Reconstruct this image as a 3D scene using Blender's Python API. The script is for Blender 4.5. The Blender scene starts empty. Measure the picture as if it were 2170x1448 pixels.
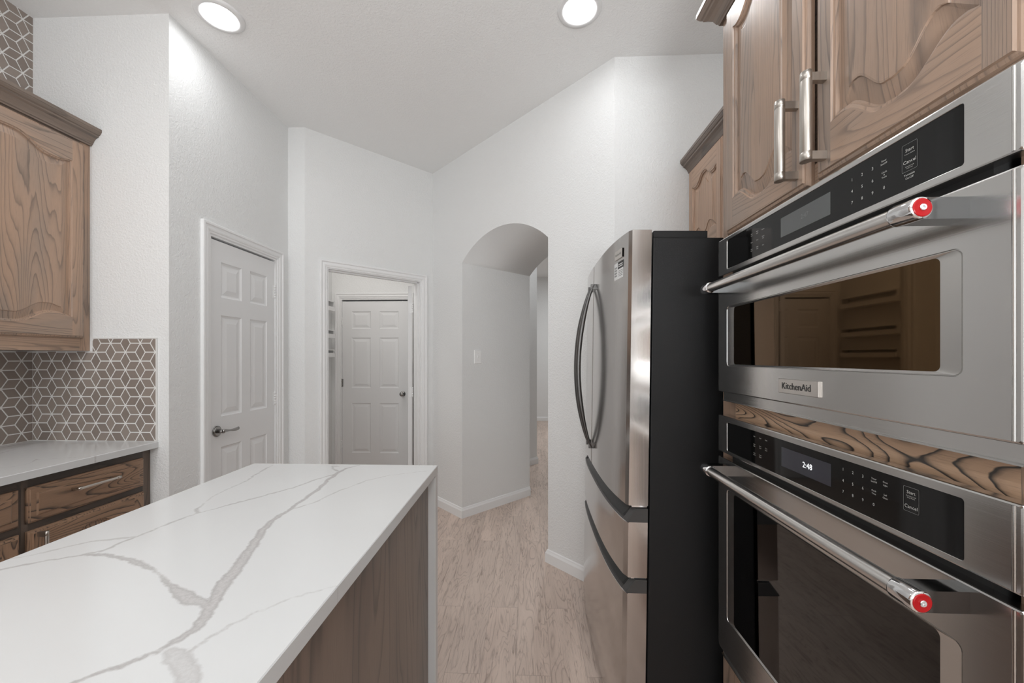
import bpy, bmesh, math, random
import numpy as np
from mathutils import Vector, Matrix

S = bpy.context.scene
COL = S.collection
random.seed(7)

# ------------------------------------------------------------------ camera, world, lights, exposure
CAM_H = 1.345
YAW = math.atan(0.0384)
FOC = 834.0
cam = bpy.data.cameras.new('camera')
cam.sensor_width = 36.0
cam.lens = FOC / 2170.0 * 36.0
cam.shift_y = (757.0 - 724.0) / 2170.0
cam.clip_start = 0.02
cam.clip_end = 60
camo = bpy.data.objects.new('camera', cam)
COL.objects.link(camo)
camo.location = (0, 0, CAM_H)
camo.rotation_euler = (math.pi / 2, 0, YAW)
S.camera = camo

S.view_settings.view_transform = 'Standard'
S.view_settings.look = 'None'
S.view_settings.gamma = 1.0
S.view_settings.use_curve_mapping = False
S.view_settings.exposure = 0.18
S.cycles.use_denoising = True
S.cycles.max_bounces = 10
S.cycles.diffuse_bounces = 6
S.cycles.glossy_bounces = 5
S.cycles.sample_clamp_indirect = 6.0

W = bpy.data.worlds.new('world')
S.world = W
W.use_nodes = True
wbg = W.node_tree.nodes['Background']
wbg.inputs['Color'].default_value = (0.93, 0.96, 1.0, 1)
wbg.inputs['Strength'].default_value = 0.05

CEIL = 3.05
FLOOR = -0.012


def lamp(name, loc, power, size, color=(0.95, 0.98, 1.0), rot=(0, 0, 0), shape='DISK', size_y=None):
    l = bpy.data.lights.new(name, 'AREA')
    l.shape = shape
    l.size = size
    if size_y:
        l.size_y = size_y
    l.energy = power
    l.color = color
    o = bpy.data.objects.new(name, l)
    o.location = loc
    o.rotation_euler = rot
    COL.objects.link(o)
    return o


# unseen fill lamps, added in line with the recessed lights to brighten the kitchen
for i, (x, y) in enumerate([(-1.53, 0.35), (0.256, 0.35), (-1.53, -1.3), (0.256, -1.3)]):
    lamp('ceiling_fill_lamp', (x, y, CEIL - 0.02), 7 if x < -1 else 3, 0.16)
lamp('pantry_lamp', (-1.75, 3.55, CEIL - 0.15), 6, 0.5, (1, 0.96, 0.92))
lamp('hall_fill', (0.35, 4.3, CEIL - 0.05), 5, 0.2)  # unseen fill, added to light the hall
lamp('far_room_fill', (0.9, 6.6, CEIL - 0.05), 24, 0.5)  # added fill for the room past the arch, no fixture seen
# the photographer's flash, bounced off the ceiling behind the camera
lamp('bounce_flash', (0.25, -1.2, 1.25), 68, 0.6, (0.94, 0.975, 1.0), (math.pi, 0, 0))
# broad fill behind the camera, added as daylight from assumed windows
lamp('rear_fill', (-0.6, -4.3, 1.5), 47, 3.2, (0.93, 0.97, 1.0), (math.pi / 2, 0, 0), 'RECTANGLE', 2.0)
LENS_STRENGTH = 34.0

# ------------------------------------------------------------------ materials
def nodes_of(name):
    m = bpy.data.materials.new(name)
    m.use_nodes = True
    nt = m.node_tree
    return m, nt, nt.nodes['Principled BSDF']


def N(nt, kind, **kw):
    n = nt.nodes.new(kind)
    for k, v in kw.items():
        if k in n.inputs.keys():
            n.inputs[k].default_value = v
        else:
            setattr(n, k, v)
    return n


def math_n(nt, op, a, b=None, clamp=False):
    n = nt.nodes.new('ShaderNodeMath')
    n.operation = op
    n.use_clamp = clamp
    for i, v in enumerate((a, b)):
        if v is None:
            continue
        if isinstance(v, (int, float)):
            n.inputs[i].default_value = v
        else:
            nt.links.new(v, n.inputs[i])
    return n.outputs[0]


def mix_n(nt, fac, a, b, blend='MIX'):
    n = nt.nodes.new('ShaderNodeMix')
    n.data_type = 'RGBA'
    n.blend_type = blend
    for i, v in ((0, fac), (6, a), (7, b)):
        if isinstance(v, (int, float)):
            n.inputs[i].default_value = v
        elif isinstance(v, tuple):
            n.inputs[i].default_value = (*v, 1) if len(v) == 3 else v
        else:
            nt.links.new(v, n.inputs[i])
    return n.outputs[2]


def ramp(nt, fac, stops):
    n = nt.nodes.new('ShaderNodeValToRGB')
    el = n.color_ramp.elements
    while len(el) < len(stops):
        el.new(0.5)
    for e, (p, c) in zip(el, stops):
        e.position = p
        e.color = (*c, 1) if len(c) == 3 else c
    nt.links.new(fac, n.inputs[0])
    return n.outputs[0]


def noise(nt, vec, scale, detail=3, rough=0.5, dist=0.0):
    n = nt.nodes.new('ShaderNodeTexNoise')
    n.inputs['Scale'].default_value = scale
    n.inputs['Detail'].default_value = detail
    n.inputs['Roughness'].default_value = rough
    n.inputs['Distortion'].default_value = dist
    nt.links.new(vec, n.inputs['Vector'])
    return n.outputs['Fac']


def mapping(nt, vec, scale=(1, 1, 1), loc=(0, 0, 0), rot=(0, 0, 0)):
    n = nt.nodes.new('ShaderNodeMapping')
    n.inputs['Scale'].default_value = scale
    n.inputs['Location'].default_value = loc
    n.inputs['Rotation'].default_value = rot
    nt.links.new(vec, n.inputs['Vector'])
    return n.outputs[0]


def coord(nt, which='Object'):
    return nt.nodes.new('ShaderNodeTexCoord').outputs[which]


def bump(nt, b, height, strength, distance):
    n = nt.nodes.new('ShaderNodeBump')
    n.inputs['Strength'].default_value = strength
    n.inputs['Distance'].default_value = distance
    nt.links.new(height, n.inputs['Height'])
    nt.links.new(n.outputs[0], b.inputs['Normal'])


def plain(name, color, rough=0.5, metal=0.0, spec=0.5, coat=0.0, tint=None):
    m, nt, b = nodes_of(name)
    b.inputs['Base Color'].default_value = (*color, 1)
    b.inputs['Roughness'].default_value = rough
    b.inputs['Metallic'].default_value = metal
    b.inputs['Specular IOR Level'].default_value = spec
    b.inputs['Coat Weight'].default_value = coat
    if tint:
        b.inputs['Specular Tint'].default_value = (*tint, 1)
    return m


def paint(name, color, peel=0.35, rough=0.6, scale=95):
    m, nt, b = nodes_of(name)
    co = coord(nt)
    n1 = noise(nt, co, scale, 3, 0.55, 0.6)
    n2 = noise(nt, co, 1.3, 2)
    c = mix_n(nt, n2, tuple(x * 0.985 for x in color), color)
    nt.links.new(c, b.inputs['Base Color'])
    b.inputs['Roughness'].default_value = rough
    b.inputs['Specular IOR Level'].default_value = 0.35
    r = ramp(nt, n1, [(0.38, (0, 0, 0)), (0.68, (1, 1, 1))])
    bump(nt, b, r, peel, 0.004)
    return m


def emit(name, color, strength):
    m, nt, b = nodes_of(name)
    b.inputs['Base Color'].default_value = (*color, 1)
    b.inputs['Emission Color'].default_value = (*color, 1)
    b.inputs['Emission Strength'].default_value = strength
    return m


def wood(name, light, dark, grey, lines=7.0, contrast=0.75, rough=0.36, warp=(7.5, 0.62, 1)):
    """Open-grained oak: UV x runs across the grain, UV y along it, both in metres."""
    m, nt, b = nodes_of(name)
    uv = nt.nodes.new('ShaderNodeUVMap')
    uv.uv_map = 'grain'
    co = uv.outputs[0]
    warp = noise(nt, mapping(nt, co, warp), 1.0, 1.2, 0.4, 0.25)
    wob = noise(nt, mapping(nt, co, (45, 7, 1)), 1.0, 2, 0.5)
    sep = nt.nodes.new('ShaderNodeSeparateXYZ')
    nt.links.new(co, sep.inputs[0])
    f = math_n(nt, 'MULTIPLY', warp, 2.2)
    f = math_n(nt, 'ADD', f, math_n(nt, 'MULTIPLY', sep.outputs[0], 1.7))
    f = math_n(nt, 'ADD', f, math_n(nt, 'MULTIPLY', wob, 0.05))
    ring = math_n(nt, 'FRACT', math_n(nt, 'MULTIPLY', f, lines))
    line = ramp(nt, ring, [(0.0, (1, 1, 1)), (0.07, (0.7, 0.7, 0.7)), (0.22, (0.16, 0.16, 0.16)), (0.5, (0.0, 0.0, 0.0)), (0.93, (0, 0, 0)), (1.0, (1, 1, 1))])
    patch = noise(nt, mapping(nt, co, (7, 1.6, 1), (3.1, 1.7, 0)), 1.0, 3, 0.55, 0.4)
    base = mix_n(nt, ramp(nt, patch, [(0.46, (0, 0, 0)), (0.72, (1, 1, 1))]), light, grey)
    vary = noise(nt, mapping(nt, co, (34, 1.5, 1), (9, 2, 0)), 1.0, 2)
    base = mix_n(nt, math_n(nt, 'MULTIPLY', vary, 0.35), base, grey)
    lm = math_n(nt, 'MULTIPLY', line, math_n(nt, 'ADD', math_n(nt, 'MULTIPLY', patch, 0.9), contrast - 0.45), True)
    col = mix_n(nt, lm, base, dark)
    pores = noise(nt, mapping(nt, co, (520, 16, 1)), 1.0, 2, 0.6)
    pm = ramp(nt, pores, [(0.55, (0, 0, 0)), (0.72, (1, 1, 1))])
    col = mix_n(nt, math_n(nt, 'MULTIPLY', pm, 0.28), col, dark)
    nt.links.new(col, b.inputs['Base Color'])
    b.inputs['Roughness'].default_value = rough
    b.inputs['Specular IOR Level'].default_value = 0.45
    b.inputs['Coat Weight'].default_value = 0.25
    b.inputs['Coat Roughness'].default_value = 0.22
    h = math_n(nt, 'ADD', math_n(nt, 'MULTIPLY', pm, -0.35), math_n(nt, 'MULTIPLY', lm, -0.6))
    bump(nt, b, h, 0.25, 0.0012)
    return m


def brushed(name, color, rough, aniso_scale, strength=0.06):
    """Brushed steel; streaks run along the axis whose scale is small."""
    m, nt, b = nodes_of(name)
    co = coord(nt)
    n = noise(nt, mapping(nt, co, aniso_scale), 1.0, 2, 0.6)
    c = mix_n(nt, n, tuple(x * 0.93 for x in color), color)
    nt.links.new(c, b.inputs['Base Color'])
    b.inputs['Metallic'].default_value = 1.0
    r = math_n(nt, 'ADD', math_n(nt, 'MULTIPLY', n, 0.10), rough - 0.05)
    nt.links.new(r, b.inputs['Roughness'])
    bump(nt, b, n, strength, 0.0004)
    return m


def quartz(name):
    m, nt, b = nodes_of(name)
    at = nt.nodes.new('ShaderNodeAttribute')
    at.attribute_name = 'vein'
    st = nt.nodes.new('ShaderNodeAttribute')
    st.attribute_name = 'vein_tone'
    co = coord(nt)
    fine = noise(nt, co, 95, 5, 0.65)
    mid = noise(nt, co, 26, 4, 0.6)
    d = math_n(nt, 'ADD', at.outputs['Fac'], math_n(nt, 'MULTIPLY', math_n(nt, 'SUBTRACT', fine, 0.5), 0.009))
    d = math_n(nt, 'ADD', d, math_n(nt, 'MULTIPLY', math_n(nt, 'SUBTRACT', mid, 0.5), 0.010))
    inside = ramp(nt, math_n(nt, 'MULTIPLY', math_n(nt, 'ADD', d, 0.02), 25.0, True),
                  [(0.0, (1, 1, 1)), (0.44, (1, 1, 1)), (0.57, (0, 0, 0))])
    edge = ramp(nt, math_n(nt, 'MULTIPLY', math_n(nt, 'ADD', d, 0.02), 25.0, True),
                [(0.30, (0, 0, 0)), (0.45, (1, 1, 1)), (0.50, (1, 1, 1)), (0.58, (0, 0, 0))])
    streak = noise(nt, co, 150, 4, 0.7)
    vc = mix_n(nt, ramp(nt, streak, [(0.4, (0, 0, 0)), (0.65, (1, 1, 1))]), (0.53, 0.515, 0.51), (0.45, 0.43, 0.425))
    vc = mix_n(nt, math_n(nt, 'MULTIPLY', edge, 0.55), vc, (0.36, 0.34, 0.335))
    cloud = noise(nt, co, 3.0, 3)
    white = mix_n(nt, cloud, (0.64, 0.643, 0.643), (0.68, 0.683, 0.683))
    col = mix_n(nt, math_n(nt, 'MULTIPLY', inside, st.outputs['Fac']), white, vc)
    nt.links.new(col, b.inputs['Base Color'])
    b.inputs['Roughness'].default_value = 0.16
    b.inputs['Specular IOR Level'].default_value = 0.5
    return m


def plank_floor(name):
    m, nt, b = nodes_of(name)
    co = coord(nt)
    sep = nt.nodes.new('ShaderNodeSeparateXYZ')
    nt.links.new(co, sep.inputs[0])
    cmb = nt.nodes.new('ShaderNodeCombineXYZ')
    nt.links.new(sep.outputs[1], cmb.inputs[0])
    nt.links.new(sep.outputs[0], cmb.inputs[1])
    br = nt.nodes.new('ShaderNodeTexBrick')
    br.offset = 0.37
    br.offset_frequency = 2
    br.inputs['Scale'].default_value = 1.0
    br.inputs['Brick Width'].default_value = 1.22
    br.inputs['Row Height'].default_value = 0.152
    br.inputs['Mortar Size'].default_value = 0.0009
    br.inputs['Mortar Smooth'].default_value = 0.3
    br.inputs['Color1'].default_value = (0, 0, 0, 1)
    br.inputs['Color2'].default_value = (1, 1, 1, 1)
    br.inputs['Mortar'].default_value = (0.5, 0.5, 0.5, 1)
    nt.links.new(mapping(nt, cmb.outputs[0], loc=(0.31, 0.05, 0)), br.inputs['Vector'])
    tone = br.outputs['Color']
    # a different stretch of grain on every plank
    off = nt.nodes.new('ShaderNodeVectorMath')
    off.operation = 'MULTIPLY_ADD'
    nt.links.new(tone, off.inputs[0])
    off.inputs[1].default_value = (7.3, 3.1, 5.7)
    nt.links.new(co, off.inputs[2])
    v = off.outputs[0]
    warp = noise(nt, mapping(nt, v, (9, 1.3, 1)), 1.0, 2, 0.5, 0.5)
    s2 = nt.nodes.new('ShaderNodeSeparateXYZ')
    nt.links.new(v, s2.inputs[0])
    f = math_n(nt, 'ADD', math_n(nt, 'MULTIPLY', warp, 2.0), math_n(nt, 'MULTIPLY', s2.outputs[0], 3.0))
    ring = math_n(nt, 'FRACT', math_n(nt, 'MULTIPLY', f, 9.0))
    line = ramp(nt, ring, [(0.0, (1, 1, 1)), (0.10, (0.4, 0.4, 0.4)), (0.28, (0, 0, 0)), (0.9, (0, 0, 0)), (1, (1, 1, 1))])
    streak = noise(nt, mapping(nt, v, (62, 5.5, 1)), 1.0, 6, 0.68, 1.2)
    sm = ramp(nt, streak, [(0.535, (0, 0, 0)), (0.575, (0.35, 0.35, 0.35)), (0.66, (1, 1, 1))])
    patch = noise(nt, mapping(nt, v, (8, 1.6, 1), (4, 2, 1)), 1.0, 4, 0.6)
    pm = ramp(nt, patch, [(0.35, (0, 0, 0)), (0.7, (1, 1, 1))])
    base = mix_n(nt, pm, (0.70, 0.565, 0.485), (0.56, 0.445, 0.38))
    base = mix_n(nt, math_n(nt, 'MULTIPLY', tone, 0.5), base, (0.57, 0.47, 0.41))
    col = mix_n(nt, math_n(nt, 'MULTIPLY', math_n(nt, 'MULTIPLY', line, math_n(nt, 'ADD', pm, 0.15)), 0.62, True), base, (0.20, 0.145, 0.115))
    col = mix_n(nt, math_n(nt, 'MULTIPLY', sm, 0.55), col, (0.19, 0.135, 0.105))
    col = mix_n(nt, math_n(nt, 'MULTIPLY', br.outputs['Fac'], 0.55), col, (0.17, 0.12, 0.095))
    nt.links.new(col, b.inputs['Base Color'])
    b.inputs['Roughness'].default_value = 0.42
    b.inputs['Specular IOR Level'].default_value = 0.4
    h = math_n(nt, 'ADD', math_n(nt, 'MULTIPLY', sm, -0.5), math_n(nt, 'MULTIPLY', br.outputs['Fac'], -1.0))
    bump(nt, b, h, 0.25, 0.001)
    return m


def tile_mat(name):
    m, nt, b = nodes_of(name)
    co = coord(nt)
    n1 = noise(nt, co, 26, 2)
    n2 = noise(nt, co, 120, 3)
    g = nt.nodes.new('ShaderNodeNewGeometry')
    c = mix_n(nt, g.outputs['Random Per Island'], (0.235, 0.19, 0.165), (0.33, 0.275, 0.24))
    c = mix_n(nt, math_n(nt, 'MULTIPLY', n1, 0.4), c, (0.30, 0.25, 0.22))
    c = mix_n(nt, math_n(nt, 'MULTIPLY', n2, 0.25), c, (0.2, 0.17, 0.15))
    nt.links.new(c, b.inputs['Base Color'])
    b.inputs['Roughness'].default_value = 0.22
    return m


M = {}
M['wall'] = paint('wall_paint', (0.828, 0.832, 0.828))
M['ceiling'] = paint('ceiling_paint', (0.885, 0.885, 0.88), 0.32, 0.6, 80)
M['trim'] = paint('white_trim_paint', (0.86, 0.86, 0.86), 0.03, 0.35)
M['door'] = paint('white_door_paint', (0.81, 0.81, 0.812), 0.05, 0.35, 160)
M['floor'] = plank_floor('vinyl_planks')
M['quartz'] = quartz('white_quartz')
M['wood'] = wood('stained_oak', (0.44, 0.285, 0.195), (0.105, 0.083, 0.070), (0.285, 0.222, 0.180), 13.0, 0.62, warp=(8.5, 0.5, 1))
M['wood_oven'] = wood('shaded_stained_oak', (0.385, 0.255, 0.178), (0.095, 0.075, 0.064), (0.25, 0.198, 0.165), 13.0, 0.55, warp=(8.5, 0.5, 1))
M['wood_pale'] = wood('pale_oak', (0.50, 0.325, 0.225), (0.20, 0.13, 0.09), (0.40, 0.27, 0.19), 6, 0.6)
M['wood_bold'] = wood('bold_grained_oak', (0.33, 0.20, 0.125), (0.035, 0.027, 0.022), (0.25, 0.155, 0.10), 10.0, 0.95, warp=(8.0, 1.5, 1))
M['wood_rail'] = wood('swirl_grained_oak', (0.60, 0.395, 0.26), (0.05, 0.042, 0.036), (0.50, 0.33, 0.22), 16.0, 1.15, 0.36, warp=(7.0, 1.7, 1))
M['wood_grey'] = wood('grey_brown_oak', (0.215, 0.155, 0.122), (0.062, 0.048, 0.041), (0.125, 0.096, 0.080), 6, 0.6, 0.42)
M['wood_brown'] = wood('brown_oak_stile', (0.15, 0.108, 0.082), (0.04, 0.031, 0.026), (0.10, 0.073, 0.058), 9, 0.6, 0.4)
M['wood_dark'] = wood('shaded_dark_oak_frame', (0.075, 0.055, 0.043), (0.02, 0.016, 0.014), (0.05, 0.038, 0.031), 7, 0.6, 0.4)  # dark stain, deepened in colour for the shade under the counter overhang
M['wood_crown'] = wood('crown_oak', (0.215, 0.16, 0.125), (0.07, 0.055, 0.046), (0.15, 0.117, 0.096), 7, 0.5)
M['tile'] = tile_mat('taupe_glazed_tile')
M['grout'] = plain('white_grout', (0.78, 0.77, 0.75), 0.7)
M['steel'] = brushed('brushed_steel', (0.66, 0.65, 0.635), 0.20, (60, 4, 900))
M['steel_bar'] = brushed('polished_bar_steel', (0.72, 0.70, 0.68), 0.22, (700, 6, 700))
M['chrome'] = plain('chrome', (0.78, 0.78, 0.79), 0.07, 1.0)
M['bracket'] = plain('grey_cast_steel', (0.24, 0.245, 0.25), 0.14, 1.0)
M['nickel'] = brushed('satin_nickel', (0.56, 0.52, 0.475), 0.36, (900, 900, 6))
M['nickel_y'] = brushed('satin_nickel_bar', (0.66, 0.62, 0.57), 0.26, (900, 6, 900))
M['lever'] = plain('grey_nickel', (0.36, 0.35, 0.34), 0.2, 1.0)
M['fridge'] = brushed('dark_stainless', (0.56, 0.535, 0.52), 0.15, (500, 500, 5), 0.02)
M['fridge_handle'] = plain('dark_grey_metal', (0.14, 0.137, 0.134), 0.3, 1.0)
M['case'] = paint('black_case', (0.010, 0.010, 0.0105), 0.12, 0.5, 400)
M['black'] = plain('black_plastic', (0.008, 0.008, 0.008), 0.35)
M['grey_plastic'] = plain('charcoal_plastic', (0.055, 0.053, 0.052), 0.4)
M['glass_warm_tint'] = plain('warm_reflection_glass', (0.092, 0.055, 0.027), 0.03, 1.0)  # orange tint in the colour stands for the warm pantry's reflection
M['glass'] = plain('smoked_oven_glass', (0.095, 0.094, 0.093), 0.03, 1.0)
M['panel_glass'] = plain('black_panel_glass', (0.006, 0.006, 0.006), 0.05, 0.0, 0.35)
M['display'] = plain('grey_display', (0.10, 0.105, 0.105), 0.12)
M['display_dark'] = plain('slate_display', (0.042, 0.043, 0.055), 0.08)
M['print'] = plain('white_print', (0.55, 0.55, 0.53), 0.5)
M['print_dim'] = plain('dim_grey_print', (0.17, 0.175, 0.175), 0.4)
M['digits'] = emit('lit_digits', (0.95, 0.97, 1.0), 0.9)
M['ink'] = plain('dark_ink', (0.03, 0.03, 0.03), 0.5)
M['red'] = plain('red_enamel', (0.42, 0.003, 0.006), 0.28, 0.0, 0.3)
M['badge'] = brushed('pale_badge_steel', (0.74, 0.70, 0.66), 0.33, (60, 4, 900))
M['paper'] = plain('white_paper', (0.75, 0.75, 0.75), 0.5)
M['lens'] = emit('lit_lens', (0.97, 0.985, 1.0), LENS_STRENGTH)
M['lamp_trim'] = plain('white_lamp_trim', (0.80, 0.80, 0.80), 0.35)
M['plate'] = plain('white_switch_plate', (0.90, 0.90, 0.895), 0.3)
M['dark'] = plain('dark_void', (0.012, 0.012, 0.012), 0.7)


# ------------------------------------------------------------------ mesh helpers
class MB:
    def __init__(self):
        self.v, self.f, self.m, self.uv, self.mats = [], [], [], [], []
        self.smooth = []

    def mi(self, mat):
        if mat not in self.mats:
            self.mats.append(mat)
        return self.mats.index(mat)

    def add(self, verts, faces, mat, grain=None, off=None, smooth=False):
        """grain: index of the world axis the wood grain follows (0,1,2)."""
        b = len(self.v)
        self.v += [tuple(p) for p in verts]
        if off is None:
            off = (random.uniform(0, 9), random.uniform(0, 9))
        k = self.mi(mat)
        for f in faces:
            self.f.append(tuple(b + i for i in f))
            self.m.append(k)
            self.smooth.append(smooth)
            if grain is None:
                self.uv.append(None)
                continue
            P = [Vector(verts[i]) for i in f]
            n = Vector((0, 0, 0))
            for i in range(len(P)):
                a, c = P[i], P[(i + 1) % len(P)]
                n += a.cross(c)
            na = max(range(3), key=lambda q: abs(n[q]))
            rest = [q for q in range(3) if q != na]
            if grain in rest:
                al = grain
                ac = [q for q in rest if q != grain][0]
            else:
                ac, al = rest
            self.uv.append([(p[ac] + off[0] + 0.31 * na, p[al] + off[1]) for p in P])

    def box(self, x0, x1, y0, y1, z0, z1, mat, grain=None, fn=None, off=None):
        v = [(x, y, z) for x in (x0, x1) for y in (y0, y1) for z in (z0, z1)]
        if fn:
            v = [fn(*p) for p in v]
        self.add(v, [(0, 1, 3, 2), (4, 6, 7, 5), (0, 4, 5, 1), (2, 3, 7, 6), (0, 2, 6, 4), (1, 5, 7, 3)], mat, grain, off)

    def loops(self, loops, mat, cap0=False, cap1=False, grain=None, closed=True, off=None, smooth=False):
        n = len(loops[0])
        verts = [p for l in loops for p in l]
        faces = []
        for i in range(len(loops) - 1):
            for j in range(n if closed else n - 1):
                a, b_ = i * n + j, i * n + (j + 1) % n
                faces.append((a, b_, b_ + n, a + n))
        if cap0:
            faces.append(tuple(range(n)))
        if cap1:
            faces.append(tuple(range((len(loops) - 1) * n, len(loops) * n)))
        self.add(verts, faces, mat, grain, off, smooth)

    def cyl(self, p0, p1, r, mat, seg=24, r1=None, cap=True):
        p0, p1 = Vector(p0), Vector(p1)
        d = (p1 - p0).normalized()
        a = d.orthogonal().normalized()
        b = d.cross(a)
        r1 = r if r1 is None else r1
        L = []
        for p, rr in ((p0, r), (p1, r1)):
            L.append([p + rr * (math.cos(t) * a + math.sin(t) * b) for t in [2 * math.pi * i / seg for i in range(seg)]])
        self.loops(L, mat, smooth=True)
        if cap:
            self.add(L[0], [tuple(range(seg))], mat)
            self.add(L[1], [tuple(range(seg))], mat)

    def build(self, name, parent=None, bevel=0.0, seg=2, label=None, sub=0):
        me = bpy.data.meshes.new(name)
        me.from_pydata(self.v, [], self.f)
        for mt in self.mats:
            me.materials.append(mt)
        me.polygons.foreach_set('material_index', self.m)
        me.polygons.foreach_set('use_smooth', self.smooth)
        if any(u is not None for u in self.uv):
            lay = me.uv_layers.new(name='grain')
            for p, u in zip(me.polygons, self.uv):
                if u is None:
                    continue
                for li, c in zip(p.loop_indices, u):
                    lay.data[li].uv = c
        bm = bmesh.new()
        bm.from_mesh(me)
        bmesh.ops.remove_doubles(bm, verts=bm.verts, dist=1e-5)
        bmesh.ops.recalc_face_normals(bm, faces=bm.faces)
        bm.to_mesh(me)
        bm.free()
        me.update()
        o = bpy.data.objects.new(name, me)
        COL.objects.link(o)
        if parent is not None:
            o.parent = parent
            o.matrix_parent_inverse = parent.matrix_basis.inverted()
        if bevel > 0:
            md = o.modifiers.new('bevel', 'BEVEL')
            md.width = bevel
            md.segments = seg
            md.limit_method = 'ANGLE'
            md.angle_limit = math.radians(35)
        if label:
            o['label'] = label
        return o


def tag(o, label, cat, group=None, kind=None):
    o['label'] = label
    o['category'] = cat
    if group:
        o['group'] = group
    if kind:
        o['kind'] = kind
    return o


def thing(name, loc, label, cat, group=None):
    o = bpy.data.objects.new(name, None)
    o.empty_display_size = 0.05
    o.location = loc
    COL.objects.link(o)
    return tag(o, label, cat, group)


def struct(o, label=None):
    o['kind'] = 'structure'
    if label:
        o['label'] = label
    return o


def rrect(a0, a1, z0, z1, r, n=6):
    """Rounded rectangle outline as (a, z) points."""
    pts = []
    for cx, cz, t0 in ((a1 - r, z1 - r, 0), (a0 + r, z1 - r, 90), (a0 + r, z0 + r, 180), (a1 - r, z0 + r, 270)):
        for i in range(n + 1):
            t = math.radians(t0 + 90 * i / n)
            pts.append((cx + r * math.cos(t), cz + r * math.sin(t)))
    return pts


def text_mesh(mb, items, mapper, mat):
    """items: (string, a, z, height, align) laid flat; mapper(a, z) gives the world point."""
    for s, a, z, h, al in items:
        cu = bpy.data.curves.new('lettering', 'FONT')
        cu.body = s
        cu.size = h * 1.38
        cu.align_x = al
        cu.align_y = 'CENTER'
        cu.resolution_u = 2
        to = bpy.data.objects.new('lettering', cu)
        COL.objects.link(to)
        dg = bpy.context.evaluated_depsgraph_get()
        me = bpy.data.meshes.new_from_object(to.evaluated_get(dg))
        vs = [mapper(a, z, v.co.x, v.co.y) for v in me.vertices]
        fs = [tuple(p.vertices) for p in me.polygons]
        if fs:
            mb.add(vs, fs, mat)
        bpy.data.objects.remove(to)
        bpy.data.curves.remove(cu)
        bpy.data.meshes.remove(me)


# ------------------------------------------------------------------ room shell
def sbox(name, x0, x1, y0, y1, z0, z1, mat, fn=None):
    mb = MB()
    mb.box(x0, x1, y0, y1, z0, z1, mat, fn=fn)
    return struct(mb.build(name))


R2 = math.sqrt(0.5)
XL, XN, XR = -2.486, -1.775, 1.22        # left wall, door wall, right wall
YR = 1.885                               # return wall beside the counter
YC = 2.858                               # short corner facet
PE, PF, PG = (-1.649, 2.858), (-0.8775, 3.6295), (0.4963, 2.2557)


def pantry_pt(k, d, z):                  # k along the angled pantry wall, d behind it
    return (PE[0] + R2 * k - R2 * d, PE[1] + R2 * k + R2 * d, z)


def arch_pt(k, d, z):                    # k along the arch wall, d behind it
    return (PF[0] + R2 * k + R2 * d, PF[1] - R2 * k + R2 * d, z)


KF = (PF[0] - PE[0]) / R2
KG = (PG[0] - PF[0]) / R2
sbox('floor', -2.7, 3.2, -4.6, 8.9, FLOOR - 0.1, FLOOR, M['floor'])
sbox('ceiling', -2.7, 3.2, -4.6, 8.9, CEIL, CEIL + 0.1, M['ceiling'])
sbox('wall_left', XL - 0.12, XL, -4.38, YR, FLOOR, CEIL, M['wall'])
sbox('wall_return', XL, XN, YR, YR + 0.12, FLOOR, CEIL, M['wall'])
# wall with the closed door
mb = MB()
D1A, D1B, D1T = 2.128, 2.733, 2.045
mb.box(XN - 0.12, XN, YR + 0.12, D1A, FLOOR, CEIL, M['wall'])
mb.box(XN - 0.12, XN, D1B, YC + 0.12, FLOOR, CEIL, M['wall'])
mb.box(XN - 0.12, XN, D1A, D1B, D1T, CEIL, M['wall'])
struct(mb.build('wall_side'))
sbox('wall_closet', -2.48, -2.39, YR + 0.12, YC + 0.12, FLOOR, CEIL, M['wall'])
sbox('wall_closet_end', -2.39, XN - 0.12, YC, YC + 0.12, FLOOR, CEIL, M['wall'])
sbox('wall_corner', XN, PE[0], YC, YC + 0.12, FLOOR, CEIL, M['wall'])
# angled wall with the pantry doorway
K0, K1, KT = 0.150, 0.978, 2.045
mb = MB()
mb.box(0, K0, 0, 0.115, FLOOR, CEIL, M['wall'], fn=pantry_pt)
mb.box(K1, KF, 0, 0.115, FLOOR, CEIL, M['wall'], fn=pantry_pt)
mb.box(K0, K1, 0, 0.115, KT, CEIL, M['wall'], fn=pantry_pt)
struct(mb.build('wall_pantry'))
# angled wall with the deep arch
A0, A1, ASP, ARISE, ADEEP = 0.467, 1.437, 2.139, 0.192, 0.81
mb = MB()
mb.box(0, A0, 0, ADEEP, FLOOR, CEIL, M['wall'], fn=arch_pt)
mb.box(A1, KG, 0, ADEEP, FLOOR, CEIL, M['wall'], fn=arch_pt)
hw = (A1 - A0) / 2
AR = (hw * hw + ARISE * ARISE) / (2 * ARISE)
prof = []
for i in range(41):
    k = A0 + (A1 - A0) * i / 40
    x = k - (A0 + A1) / 2
    prof.append((k, ASP + ARISE - AR + math.sqrt(AR * AR - x * x)))
fr = [arch_pt(k, 0, z) for k, z in prof]
bk = [arch_pt(k, ADEEP, z) for k, z in prof]
tf = [arch_pt(k, 0, CEIL) for k, z in prof]
tb = [arch_pt(k, ADEEP, CEIL) for k, z in prof]
mb.loops([tf, fr], M['wall'], closed=False)
mb.loops([fr, bk], M['wall'], closed=False, smooth=True)
mb.loops([bk, tb], M['wall'], closed=False)
struct(mb.build('wall_arch'))
sbox('wall_back', PG[0], XR + 0.12, PG[1], PG[1] + 0.12, FLOOR, CEIL, M['wall'])
sbox('wall_rear', XL - 0.12, 3.2, -4.5, -4.38, FLOOR, CEIL, M['wall'])
sbox('wall_added_right', 3.08, 3.2, -4.38, -0.5, FLOOR, CEIL, M['wall'])  # unseen side room, added to darken what the steel reflects
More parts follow.
